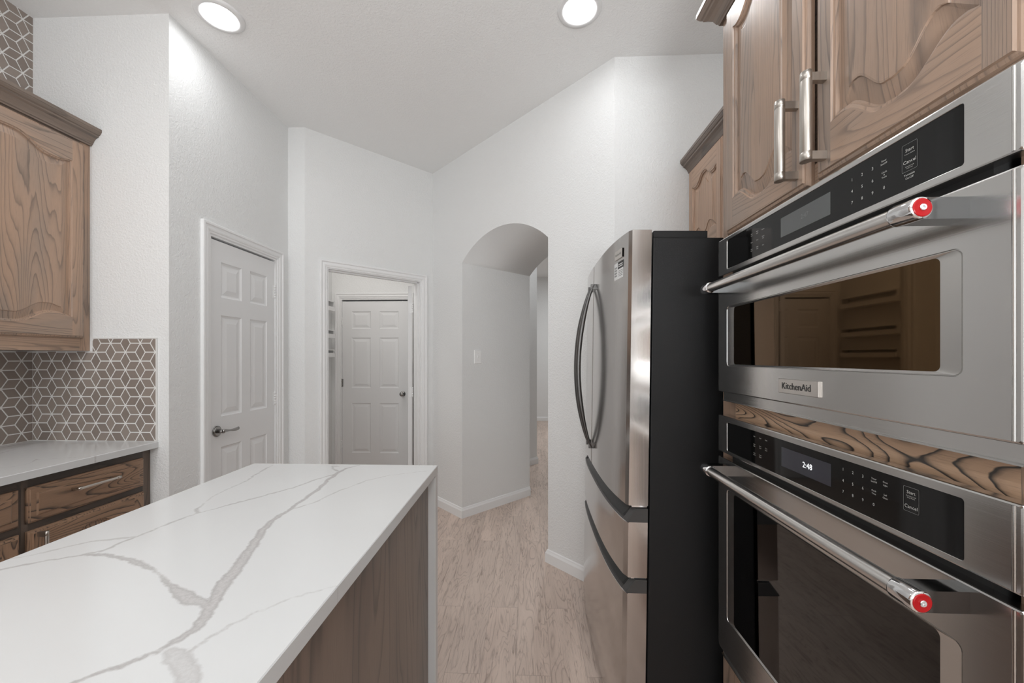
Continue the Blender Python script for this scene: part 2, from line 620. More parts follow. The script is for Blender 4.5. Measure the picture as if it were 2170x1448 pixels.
sbox('wall_added_end', XR + 0.12, 3.08, -0.62, -0.5, FLOOR, CEIL, M['wall'])
sbox('wall_right', XR, XR + 0.12, -0.62, PG[1], FLOOR, CEIL, M['wall'])
# pantry room behind the angled wall
sbox('wall_pantry_left', -2.39, -2.27, 2.97, 4.62, FLOOR, CEIL, M['wall'])
mb = MB()
D3A, D3B, D3T = -2.174, -1.362, 2.03
mb.box(-2.27, D3A, 4.5, 4.62, FLOOR, CEIL, M['wall'])
mb.box(D3B, -0.75, 4.5, 4.62, FLOOR, CEIL, M['wall'])
mb.box(D3A, D3B, 4.5, 4.62, D3T, CEIL, M['wall'])
struct(mb.build('wall_pantry_far'))
sbox('wall_pantry_right', -0.87, -0.75, 3.72, 4.5, FLOOR, CEIL, M['wall'])
# hall and the room beyond the arch
hx = lambda k, d, z: (0.125 - R2 * k - R2 * d, 5.03 - R2 * k + R2 * d, z)
sbox('wall_hall', 0, 0.95, 0, 0.14, FLOOR, CEIL, M['wall'], fn=hx)
sbox('wall_far', -2.7, 3.2, 8.4, 8.52, FLOOR, CEIL, M['wall'])
sbox('wall_far_left', -0.95, -0.83, 5.2, 8.4, FLOOR, CEIL, M['wall'])
sbox('wall_far_right', 2.6, 2.72, 2.4, 8.4, FLOOR, CEIL, M['wall'])
sbox('wall_pantry_back', -0.75, -0.62, 4.2, 5.4, FLOOR, CEIL, M['wall'])

BASE_PROF = [(0.0, 0.0), (0.014, 0.0), (0.014, 0.062), (0.010, 0.070), (0.008, 0.074), (0.006, 0.082), (0.0, 0.086)]


def baseboard(name, path, label=None):
    """path: plan points; the board stands on the left side of the walking direction."""
    mb = MB()
    n = len(path)
    loops = []
    P = [Vector((p[0], p[1])) for p in path]
    for i in range(n):
        ds = []
        if i > 0:
            ds.append((P[i] - P[i - 1]).normalized())
        if i < n - 1:
            ds.append((P[i + 1] - P[i]).normalized())
        ns = [Vector((-d.y, d.x)) for d in ds]
        if len(ns) == 1:
            off = ns[0]
        else:
            h = (ns[0] + ns[1]).normalized()
            off = h / max(0.3, h.dot(ns[0]))
        loops.append([(P[i].x + off.x * t, P[i].y + off.y * t, FLOOR + z) for t, z in BASE_PROF])
    mb.loops(loops, M['trim'], cap0=True, cap1=True)
    return struct(mb.build(name))


ap = lambda k, d: arch_pt(k, d, 0)[:2]
baseboard('baseboard_arch', [ap(A0, ADEEP), ap(A0, 0), (PF[0] + 0.012, PF[1] - 0.012), pantry_pt(1.04, 0, 0)[:2]][:3])
baseboard('baseboard_pier', [(1.15, PG[1]), (PG[0], PG[1]), ap(A1, 0), ap(A1, ADEEP)][1:])
baseboard('baseboard_hall', [hx(0, 0.14, 0)[:2], hx(0, 0, 0)[:2], hx(0.94, 0, 0)[:2]][::1])
baseboard('baseboard_far', [(2.6, 8.4), (-0.83, 8.4)])

# ------------------------------------------------------------------ casings, jambs and doors
CAS = [(0.0, 0.0), (0.0, 0.015), (0.004, 0.018), (0.014, 0.018), (0.019, 0.012), (0.024, 0.011), (0.036, 0.013), (0.044, 0.011),
       (0.049, 0.007), (0.056, 0.007), (0.060, 0.004), (0.060, 0.0)]


def casing(name, mapper, a0, a1, zt, z0=FLOOR):
    """a0, a1, zt: inner edges of the casing; mapper(a, out, z) -> world."""
    mb = MB()
    w = CAS[-1][0]
    loops = []
    for key in range(4):
        L = []
        for o, d in CAS:
            e = w - o
            a, z = ((a0 - e, z0), (a0 - e, zt + e), (a1 + e, zt + e), (a1 + e, z0))[key]
            L.append(mapper(a, d, z))
        loops.append(L)
    mb.loops(loops, M['trim'])
    return mb.build(name)


SIX = lambda w, h: ([(0.115 / 0.80 * w, 0.352 / 0.80 * w), (0.457 / 0.80 * w, 0.692 / 0.80 * w)],
                    [(0.235, 0.825), (1.005, 1.600), (1.705, 1.912)])


def six_panel_leaf(name, mapper, w, h, thick, parent=None, label=None):
    """Moulded six-panel leaf; mapper(a, out, z), a in 0..w, out 0 at the face and negative into the leaf."""
    mb = MB()
    us, vs = SIX(w, h)
    sc = h / 2.03
    vs = [(a * sc, b * sc) for a, b in vs]
    for sgn in (0, 1):
        mp = (lambda a, d, z: mapper(a, d, z)) if sgn == 0 else (lambda a, d, z: mapper(a, -thick - d, z))
        ua = [0] + [q for p in us for q in p] + [w]
        va = [0] + [q for p in vs for q in p] + [h]
        for i in range(len(ua) - 1):
            for j in range(len(va) - 1):
                a0, a1, z0, z1 = ua[i], ua[i + 1], va[j], va[j + 1]
                if i % 2 == 1 and j % 2 == 1:
                    L = []
                    for ins, d in ((0, 0), (0.006, -0.005), (0.014, -0.008), (0.018, -0.008), (0.046, -0.0015), (0.048, -0.0015)):
                        L.append([mp(a0 + ins, d, z0 + ins), mp(a1 - ins, d, z0 + ins), mp(a1 - ins, d, z1 - ins), mp(a0 + ins, d, z1 - ins)])
                    mb.loops(L, M['door'], cap1=True)
                else:
                    mb.add([mp(a0, 0, z0), mp(a1, 0, z0), mp(a1, 0, z1), mp(a0, 0, z1)], [(0, 1, 2, 3)], M['door'])
    rim = [[mapper(a, -t, z) for a, z in ((0, 0), (w, 0), (w, h), (0, h))] for t in (0, thick)]
    mb.loops(rim, M['door'])
    return mb.build(name, parent, label=label)


def hinge(mapper, a, z, parent, mat=None, along=0.004):
    mat = mat or M['trim']
    mb = MB()
    for i in range(5):
        c0 = Vector(mapper(a, along, z - 0.045 + 0.018 * i + 0.0008))
        c1 = Vector(mapper(a, along, z - 0.045 + 0.018 * (i + 1) - 0.0008))
        mb.cyl(c0, c1, 0.0062, mat, 12)
    mb.cyl(mapper(a, along, z + 0.045), mapper(a, along, z + 0.050), 0.004, mat, 12)
    v = [mapper(a + s, d, z + t) for s in (-0.016, 0.016) for d in (-0.001, 0.002) for t in (-0.045, 0.045)]
    mb.add(v, [(0, 1, 3, 2), (4, 6, 7, 5), (0, 4, 5, 1), (2, 3, 7, 6), (0, 2, 6, 4), (1, 5, 7, 3)], mat)
    return mb.build('hinge', parent)


def door_root(n, loc, label):
    o = bpy.data.objects.new(f'door_{n}', None)
    o.location = loc
    COL.objects.link(o)
    struct(o, label)
    return o


# door 1: closed, in the side wall (faces +X)
m1 = lambda a, d, z: (XN + d, a, z)
struct(casing('trim_1', m1, D1A + 0.006, D1B - 0.006, D1T - 0.006))
mb = MB()
for a0, a1, z0, z1 in ((D1A, D1A + 0.018, FLOOR, D1T), (D1B - 0.018, D1B, FLOOR, D1T), (D1A + 0.018, D1B - 0.018, D1T - 0.018, D1T)):
    mb.box(XN - 0.115, XN - 0.0003, a0, a1, z0, z1, M['trim'])
struct(mb.build('trim_2'))
d1 = door_root(1, (XN - 0.012, (D1A + D1B) / 2, FLOOR), 'closed white six-panel door with a lever handle left of the corner')
L1 = lambda a, d, z: (XN - 0.010 + d, D1A + 0.021 + a, FLOOR + 0.012 + z)
w1 = D1B - D1A - 0.042
six_panel_leaf('door_leaf', L1, w1, 2.016, 0.035, d1)
for z in (1.805, 1.055, 0.25):
    hinge(L1, w1 + 0.003, z, d1)
mb = MB()
hy, hz = 2.196, 0.918
hxp = XN - 0.010
mb.cyl((hxp, hy, hz), (hxp + 0.006, hy, hz), 0.031, M['lever'], 32)
mb.cyl((hxp + 0.006, hy, hz), (hxp + 0.011, hy, hz), 0.030, M['lever'], 32, 0.024)
mb.cyl((hxp + 0.011, hy, hz), (hxp + 0.045, hy, hz), 0.011, M['lever'], 20)
L = []
for i in range(13):
    t = i / 12
    y = hy - 0.012 + 0.135 * t
    zc = hz + 0.003 - 0.012 * math.sin(t * 2.6) * t
    xr = hxp + 0.048 - 0.010 * t
    rr = 0.0115 - 0.0050 * math.sin(math.pi * min(1, t * 1.15)) ** 2 - 0.002 * t
    L.append([(xr + 0.7 * rr * math.cos(q), y, zc + rr * math.sin(q)) for q in [2 * math.pi * j / 14 for j in range(14)]])
mb.loops(L, M['lever'], cap0=True, cap1=True, smooth=True)
mb.build('lever_handle', d1, label='brushed nickel lever handle')
mb = MB()
mb.box(XN - 0.009, XN - 0.006, D1A + 0.0185, D1A + 0.0215, 0.885, 0.945, M['lever'])
mb.build('latch_plate', d1)

# door 2: pantry doorway, leaf swung in
struct(casing('trim_3', lambda a, d, z: pantry_pt(a, -d, z), K0 + 0.010, K1 - 0.010, KT - 0.012))
mb = MB()
for a0, a1, z0, z1 in ((K0, K0 + 0.018, FLOOR, KT), (K1 - 0.018, K1, FLOOR, KT), (K0 + 0.018, K1 - 0.018, KT - 0.018, KT)):
    mb.box(a0, a1, 0.0003, 0.1147, z0, z1, M['trim'], fn=pantry_pt)
for a0, a1, z0, z1 in ((K0 + 0.018, K0 + 0.028, FLOOR, KT - 0.018), (K1 - 0.028, K1 - 0.018, FLOOR, KT - 0.018), (K0 + 0.018, K1 - 0.018, KT - 0.030, KT - 0.018)):
    mb.box(a0, a1, 0.030, 0.065, z0, z1, M['trim'], fn=pantry_pt)
struct(mb.build('trim_4'))
# hinge line at the back of the right jamb; the leaf runs away along the view
PV = Vector(pantry_pt(K1 - 0.020, 0.122, 0)[:2])
LD = Vector((-0.2955, 0.9553))
LN = Vector((-LD.y, LD.x))               # towards the left face of the leaf
d2 = door_root(2, (PV.x, PV.y, FLOOR), 'open white door swung into the pantry, seen edge-on')


def L2(a, d, z):
    p = PV + LD * (a + 0.012) + LN * (0.012 + 0.035 + d)
    return (p.x, p.y, FLOOR + 0.012 + z)


six_panel_leaf('door_leaf', L2, 0.76, 2.007, 0.035, d2)
for z in (1.80, 1.02, 0.25):
    mb = MB()
    p = PV + LN * 0.006
    for i in range(5):
        mb.cyl((p.x, p.y, z - 0.045 + 0.018 * i + 0.0008), (p.x, p.y, z - 0.045 + 0.018 * (i + 1) - 0.0008), 0.0065, M['trim'], 12)
    q = [PV + LN * s + LD * t for s in (0.004, 0.034) for t in (0.008, 0.0119)]
    v = [(c.x, c.y, z + h) for c in q for h in (-0.045, 0.045)]
    mb.add(v, [(0, 1, 3, 2), (4, 6, 7, 5), (0, 4, 5, 1), (2, 3, 7, 6), (0, 2, 6, 4), (1, 5, 7, 3)], M['trim'])
    mb.build('hinge', d2)

# door 3: inner door at the back of the pantry (faces -Y)
m3 = lambda a, d, z: (a, 4.5 - d, z)
struct(casing('trim_5', m3, D3A + 0.004, D3B - 0.004, D3T - 0.002))
mb = MB()
for a0, a1, z0, z1 in ((D3A, D3A + 0.018, FLOOR, D3T), (D3B - 0.018, D3B, FLOOR, D3T), (D3A + 0.018, D3B - 0.018, D3T - 0.018, D3T)):
    mb.box(a0, a1, 4.5003, 4.615, z0, z1, M['trim'])
struct(mb.build('trim_6'))
d3 = door_root(3, ((D3A + D3B) / 2, 4.51, FLOOR), 'closed white six-panel inner door at the back of the pantry')
w3 = D3B - D3A - 0.042
L3 = lambda a, d, z: (D3A + 0.021 + a, 4.508 - d, FLOOR + 0.012 + z)
six_panel_leaf('door_leaf', L3, w3, 1.993, 0.035, d3)
for z, mt in ((1.76, M['trim']), (1.045, M['lever']), (0.33, M['trim'])):
    hinge(L3, -0.003, z, d3, mt)
mb = MB()
kx, kz, ky = -1.437, 0.919, 4.508
L = []
for r, d in ((0.0, 0.0), (0.030, 0.0), (0.031, 0.004), (0.026, 0.009), (0.012, 0.012), (0.011, 0.026), (0.020, 0.034), (0.0265, 0.045), (0.025, 0.056), (0.016, 0.063), (0.0, 0.065)):
    L.append([(kx + r * math.cos(t), ky - d, kz + r * math.sin(t)) for t in [2 * math.pi * i / 24 for i in range(24)]])
mb.loops(L, M['lever'], smooth=True)
mb.build('door_knob', d3, label='round nickel door knob')

# shelves on the pantry's left wall
for zt, zb, lab in ((1.965, 1.865, 'topmost small white tray shelf on the pantry side wall'),
                    (1.640, 1.560, 'middle of the three white tray shelves in the pantry'),
                    (1.420, 1.345, 'lowest of the three white tray shelves in the pantry')):
    t = thing('tray_shelf', (-2.27, 4.1, zb), lab, 'shelf', 'tray shelves on the pantry wall')
    mb = MB()
    mb.box(-2.2699, -2.185, 3.75, 4.40, zb, zb + 0.012, M['trim'])
    mb.build('shelf_board', t)
    mb = MB()
    mb.box(-2.197, -2.185, 3.75, 4.40, zb + 0.0121, zb + 0.045, M['trim'])
    mb.build('front_lip', t)
    mb = MB()
    mb.box(-2.2699, -2.1971, 4.388, 4.40, zb + 0.0121, zt, M['trim'])
    mb.build('end_board', t)
    mb = MB()
    mb.box(-2.2699, -2.1971, 3.75, 3.762, zb + 0.0121, zt, M['trim'])
    mb.build('end_board', t)
    mb = MB()
    mb.box(-2.2699, -2.185, 3.75, 4.40, zt + 0.0001, zt + 0.010, M['trim'])
    mb.build('top_board', t)

# light switch on the arch reveal
sw = thing('light_switch', arch_pt(A0, 0.164, 1.345), 'white light switch on the side of the arched opening', 'light switch')
sp = lambda u, d, z: arch_pt(A0 + d, 0.164 + u, 1.347 + z)
mb = MB()
L = []
for ins, d in ((0.0, 0.0), (0.0, 0.003), (0.003, 0.006)):
    L.append([sp(a, d, z) for a, z in rrect(-0.037 + ins, 0.037 - ins, -0.059 + ins, 0.059 - ins, 0.004, 3)])
mb.loops(L, M['plate'], cap1=True)
mb.build('switch_plate', sw)
mb = MB()
mb.add([sp(*p) for p in ((-0.005, 0.006, -0.012), (0.005, 0.006, -0.012), (0.005, 0.006, 0.012), (-0.005, 0.006, 0.012),
                         (-0.004, 0.010, -0.008), (0.004, 0.010, -0.008), (0.004, 0.018, 0.008), (-0.004, 0.018, 0.008))],
       [(4, 5, 6, 7), (0, 1, 5, 4), (1, 2, 6, 5), (2, 3, 7, 6), (3, 0, 4, 7)], M['plate'])
mb.build('toggle', sw)
for z in (-0.030, 0.030):
    mb = MB()
    mb.cyl(sp(0, 0.006, z), sp(0, 0.0072, z), 0.003, M['grout'], 12)
    mb.build('screw', sw)

# ------------------------------------------------------------------ ceiling lights in view
for x, y, lab in ((-1.531, 1.904, 'round recessed ceiling light close to the white side wall'),
                  (0.256, 1.935, 'round recessed ceiling light towards the oven cabinet')):
    t = thing('ceiling_light', (x, y, CEIL), lab, 'ceiling light', 'recessed lights in the ceiling')
    mb = MB()
    L = []
    for r, d in ((0.108, 0.0), (0.107, 0.006), (0.102, 0.011), (0.085, 0.013), (0.075, 0.008), (0.072, 0.004)):
        L.append([(x + r * math.cos(q), y + r * math.sin(q), CEIL - d) for q in [2 * math.pi * i / 48 for i in range(48)]])
    mb.loops(L, M['lamp_trim'], smooth=True)
    mb.build('trim_ring', t)
    mb = MB()
    L = []
    for r, d in ((0.0715, 0.0045), (0.06, 0.009), (0.04, 0.012), (0.015, 0.0135)):
        L.append([(x + r * math.cos(q), y + r * math.sin(q), CEIL - d) for q in [2 * math.pi * i / 48 for i in range(48)]])
    mb.loops(L, M['lens'], cap1=True, smooth=True)
    mb.build('lamp_lens', t)

# ------------------------------------------------------------------ tiles
def clip_poly(poly, a0, a1, b0, b1):
    for ax, lim, keep in ((0, a0, 1), (0, a1, -1), (1, b0, 1), (1, b1, -1)):
        out = []
        for i in range(len(poly)):
            p, q = poly[i], poly[(i + 1) % len(poly)]
            ip, iq = (p[ax] - lim) * keep >= 0, (q[ax] - lim) * keep >= 0
            if ip:
                out.append(p)
            if ip != iq:
                t = (lim - p[ax]) / (q[ax] - p[ax])
                out.append((p[0] + t * (q[0] - p[0]), p[1] + t * (q[1] - p[1])))
        poly = out
        if not poly:
            return []
    return poly


def tile_sheet(name, mapper, a0, a1, z0, z1, ca, cz, label, edges=(), cut=None):
    """Tumbling-block tiles: star nodes on a triangular lattice of pitch LP, node at (ca, cz)."""
    LP = 0.0885
    ed = LP / math.sqrt(3)
    G = 0.0026
    mb = MB()
    T = 0.006
    regs = [(a0, a1, z0, z1)] if cut is None else [(a0, cut[0], z0, cut[1]), (cut[0], a1, z0, z1)]
    for r in regs:
        v = [mapper(a, d, z) for a in r[:2] for d in (0.0002, T - 0.0012) for z in r[2:]]
        mb.add(v, [(0, 1, 3, 2), (4, 6, 7, 5), (0, 4, 5, 1), (2, 3, 7, 6), (0, 2, 6, 4), (1, 5, 7, 3)], M['grout'])
    ni = int((a1 - a0) / (LP * 0.8)) + 8
    nj = int((z1 - z0) / LP) + 8
    for i in range(-ni, ni + 1):
        for j in range(-nj, nj + 1):
            na = ca + i * LP * math.sqrt(3) / 2
            nz = cz + (j + 0.5 * (i % 2)) * LP
            for ang in (90, 30, -30):
                t = math.radians(ang)
                ax, az = math.cos(t), math.sin(t)
                c = (na + ax * LP / 2, nz + az * LP / 2)
                # rhombus: long half LP/2, short half ed/2, shrunk by the joint
                hl, hs = LP / 2 - 2 * G, ed / 2 - 2 * G / math.sqrt(3)
                rh = [(c[0] + ax * s * hl - az * r * hs, c[1] + az * s * hl + ax * r * hs) for s, r in ((1, 0), (0, 1), (-1, 0), (0, -1))]
                for r, ra in ((r, 0.002 if k == 0 else 0.0) for k, r in enumerate(regs)):
                    pl = clip_poly(rh, r[0] + ra, r[1] - (0.002 if r[1] == a1 else 0.0), r[2] + 0.002, r[3] - 0.002)
                    if len(pl) < 3:
                        continue
                    ar = abs(sum(pl[k][0] * pl[(k + 1) % len(pl)][1] - pl[(k + 1) % len(pl)][0] * pl[k][1] for k in range(len(pl)))) / 2
                    if ar < 2e-6:
                        continue
                    m_a = sum(p[0] for p in pl) / len(pl)
                    m_z = sum(p[1] for p in pl) / len(pl)
                    L = [[mapper(p[0], T - 0.0015, p[1]) for p in pl], [mapper(p[0], T - 0.0003, p[1]) for p in pl],
                         [mapper(m_a + (p[0] - m_a) * 0.95, T, m_z + (p[1] - m_z) * 0.95) for p in pl]]
                    mb.loops(L, M['tile'], cap1=True)
    for e in edges:
        b = len(mb.v)
        ea0, ea1, ez0, ez1 = e
        v = [mapper(a, d, z) for a in (ea0, ea1) for d in (0.0002, T + 0.002) for z in (ez0, ez1)]
        mb.add(v, [(0, 1, 3, 2), (4, 6, 7, 5), (0, 4, 5, 1), (2, 3, 7, 6), (0, 2, 6, 4), (1, 5, 7, 3)], M['grout'])
    return tag(mb.build(name), label, 'backsplash')


CT = 0.926
ret = lambda a, d, z: (a, YR - d, z)
lef = lambda a, d, z: (XL + d, a, z)
tile_sheet('tile_backsplash', ret, XL + 0.0065, -1.836, CT + 0.0005, 1.437, -2.3005, 1.281,
           'taupe diamond tile backsplash on the end wall above the counter corner',
           edges=((-1.836, -1.832, CT + 0.0005, 1.441), (-2.164, -1.836, 1.437, 1.441)), cut=(-2.163, 1.3745))
tile_sheet('tile_backsplash', lef, 0.45, YR - 0.0002, CT + 0.0005, 1.374, 1.8387, 1.237,
           'taupe diamond tile backsplash on the left wall under the upper cabinet')
tile_sheet('wall_tile', lef, 0.45, YR - 0.0002, 2.44, CEIL - 0.0005, 1.8435, 2.92,
           'taupe diamond tile panel above the left upper cabinet up to the ceiling')


# ------------------------------------------------------------------ cabinetry
def spl(t, pts):
    t = abs(t)
    for (t0, v0), (t1, v1) in zip(pts, pts[1:]):
        if t <= t1:
            u = (t - t0) / (t1 - t0)
            u = u * u * (3 - 2 * u) if v0 != v1 else u
            return v0 + (v1 - v0) * u
    return pts[-1][1]


CATH = [(0, 1.0), (0.10, 0.985), (0.62, 0.0), (0.76, 0.0), (1.0, 0.24)]


WIDE = [(0, 1.0), (0.16, 0.96), (0.80, 0.0), (0.88, 0.0), (1.0, 0.10)]


def cab_door(name, parent, mapper, a0, a1, z0, z1, wm, stile=0.058, top=None, bot=None, rise=0.055, label=None, shape=CATH):
    """Raised-panel door. mapper(a, out, z): out = 0 at the door face. top/bot: shoulder heights of the opening."""
    mb = MB()
    ac, hwid = (a0 + a1) / 2, (a1 - a0) / 2 - stile
    NS = 36

    def outline(ins):
        h = hwid - ins
        up = [(ac - h + 2 * h * i / NS, top - ins + rise * spl(-1 + 2 * i / NS, shape)) for i in range(NS + 1)]
        dn = [(ac + h - 2 * h * i / NS, bot + ins - rise * spl(1 - 2 * i / NS, shape)) for i in range(NS + 1)]
        return up, dn
    up, dn = outline(0)
    e = 0.012
    oz = (random.uniform(0, 9), random.uniform(0, 9))
    # stiles
    for s0, s1 in ((a0 + e, ac - hwid), (ac + hwid, a1 - e)):
        mb.add([mapper(s0, 0, z0 + e), mapper(s1, 0, z0 + e), mapper(s1, 0, z1 - e), mapper(s0, 0, z1 - e)], [(0, 1, 2, 3)], wm, 2)
    # rails
    mb.loops([[mapper(a, 0, z) for a, z in up], [mapper(a, 0, z1 - e) for a, z in up]], wm, closed=False, grain=1)
    mb.loops([[mapper(a, 0, z) for a, z in dn], [mapper(a, 0, z0 + e) for a, z in dn]], wm, closed=False, grain=1)
    # panel
    L = []
    for ins, d in ((0.0, 0.0), (0.002, -0.004), (0.007, -0.005), (0.009, -0.011), (0.012, -0.0115), (0.042, -0.0045), (0.0435, -0.0015), (0.047, -0.0010)):
        u, d_ = outline(ins)
        L.append([mapper(a, d, z) for a, z in u + d_])
    mb.loops(L[:4], wm, grain=2, off=oz)
    mb.loops(L[3:], wm, grain=2, off=oz)
    n = NS + 1
    last = L[-1]
    fs = [(i, i + 1, 2 * n - 2 - i, 2 * n - 1 - i) for i in range(NS)]
    mb.add(last, fs, wm, 2, oz)
    # edge profile
    E = []
    for ins, d in ((e, 0.0), (0.0105, -0.004), (0.007, -0.0045), (0.004, -0.006), (0.001, -0.011), (0.0, -0.0115), (0.0, -0.019)):
        E.append([mapper(a, d, z) for a, z in ((a0 + ins, z0 + ins), (a1 - ins, z0 + ins), (a1 - ins, z1 - ins), (a0 + ins, z1 - ins))])
    mb.loops(E, wm, cap1=True, grain=2)
    return mb.build(name, parent, label=label)


def drawer_front(name, parent, mapper, a0, a1, z0, z1, wm, label=None):
    mb = MB()
    E = []
    for ins, d in ((0.0, -0.019), (0.0, -0.013), (0.003, -0.010), (0.006, -0.009), (0.008, -0.0065), (0.024, -0.0055), (0.028, -0.001), (0.031, 0.0)):
        E.append([mapper(a, d, z) for a, z in ((a0 + ins, z0 + ins), (a1 - ins, z0 + ins), (a1 - ins, z1 - ins), (a0 + ins, z1 - ins))])
    mb.loops(E, wm, cap0=True, cap1=True, grain=1)
    return mb.build(name, parent, label=label)


def bar_pull(parent, mapper, a, z, length, horizontal, r=0.0075, stand=0.032, square=False, mat=None):
    mb = MB()
    mat = mat or (M['nickel_y'] if horizontal else M['nickel'])
    n = 20
    h = length / 2
    for s in (-1, 1):
        e = s * (h - 0.011)
        w = 0.0065
        v = []
        for da in (-w, w):
            for dz in (-w * 1.3, w * 1.3):
                for d in (0.0, stand):
                    v.append(mapper(a + (e + dz if horizontal else da), d, z + (da if horizontal else e + dz)))
        mb.add(v, [(0, 1, 3, 2), (4, 6, 7, 5), (0, 4, 5, 1), (2, 3, 7, 6), (0, 2, 6, 4), (1, 5, 7, 3)], mat)
    L = []
    for t, rr in ((-h, r), (-h + 0.017, r), (-h + 0.0172, r * 0.96), (-h + 0.018, r), (h - 0.018, r), (h - 0.0172, r * 0.96), (h - 0.017, r), (h, r)):
        ring = []
        for i in range(n):
            q = 2 * math.pi * i / n
            c, s = rr * math.cos(q), rr * math.sin(q) * 0.8
            ring.append(mapper(a + (t if horizontal else c), stand + s, z + (c if horizontal else t)))
        L.append(ring)
    mb.loops(L, mat, smooth=True)
    mb.add(L[0], [tuple(range(n))], mat)
    mb.add(L[-1], [tuple(range(n))], mat)
    return mb.build('bar_pull', parent, label='brushed nickel bar pull')


CROWN = [(0.0, 0.0), (0.010, 0.0), (0.012, 0.006), (0.016, 0.009), (0.018, 0.014), (0.024, 0.026), (0.034, 0.037), (0.045, 0.043),
         (0.047, 0.050), (0.052, 0.052), (0.058, 0.060), (0.059, 0.064), (0.062, 0.066), (0.062, 0.080), (0.0, 0.080)]


def crown(name, parent, path, z0, wm, sz=1.0):
    """Sweep along plan path; sticks out to the left of the walking direction."""
    mb = MB()
    P = [Vector(p) for p in path]
    n = len(P)
    loops = []
    for i in range(n):
        ds = []
        if i > 0:
            ds.append((P[i] - P[i - 1]).normalized())
        if i < n - 1:
            ds.append((P[i + 1] - P[i]).normalized())
        ns = [Vector((-d.y, d.x)) for d in ds]
        if len(ns) == 1:
            off = ns[0]
        else:
            h = (ns[0] + ns[1]).normalized()
            off = h / h.dot(ns[0])
        loops.append([(P[i].x + off.x * t * sz, P[i].y + off.y * t * sz, z0 + z * sz) for t, z in CROWN])
    for i in range(n - 1):
        d = P[i + 1] - P[i]
        mb.loops([loops[i], loops[i + 1]], wm, grain=(0 if abs(d.x) > abs(d.y) else 1), cap0=(i == 0), cap1=(i == n - 2))
    return mb.build(name, parent)


# left upper cabinet (faces +X)
UX = -2.165
uc = thing('upper_cabinet', (XL + 0.15, 1.4, 1.37), 'brown oak upper cabinet with an arched panel door on the left wall', 'cabinet')
mb = MB()
mb.box(XL + 0.0065, UX - 0.021, 0.46, YR - 0.0005, 1.376, 2.405, M['wood'], 2)
mb.box(UX - 0.020, UX - 0.0195 + 0.0005, 1.852, YR - 0.0005, 1.376, 2.405, M['wood'], 2)
mb.build('cabinet_body', uc)
mb = MB()
mb.box(UX - 0.0208, UX - 0.0195, 0.46, 1.84, 1.376, 1.442, M['wood'], 1)
mb.box(UX - 0.0208, UX - 0.0195, 1.84, YR - 0.0005, 1.376, 2.405, M['wood'], 2)
mb.box(UX - 0.0208, UX - 0.0195, 0.46, 1.84, 2.36, 2.405, M['wood_crown'], 1)
mb.box(UX - 0.0208, UX - 0.0195, 1.255, 1.285, 1.442, 2.36, M['wood'], 2)
mb.build('face_frame', uc)
ul = lambda a, d, z: (UX + d, a, z)
cab_door('door', uc, ul, 1.277, 1.849, 1.436, 2.388, M['wood'], 0.055, 2.270, 1.548, 0.052)
cab_door('door', uc, ul, 0.69, 1.262, 1.436, 2.388, M['wood'], 0.055, 2.270, 1.548, 0.052)
bar_pull(uc, ul, 1.300, 1.56, 0.18, False)
crown('crown_molding', uc, [(UX - 0.018, YR - 0.0005), (UX - 0.018, 0.46)][::-1][::-1], 2.398, M['wood_crown'])

# left countertop
cmb_veins = None


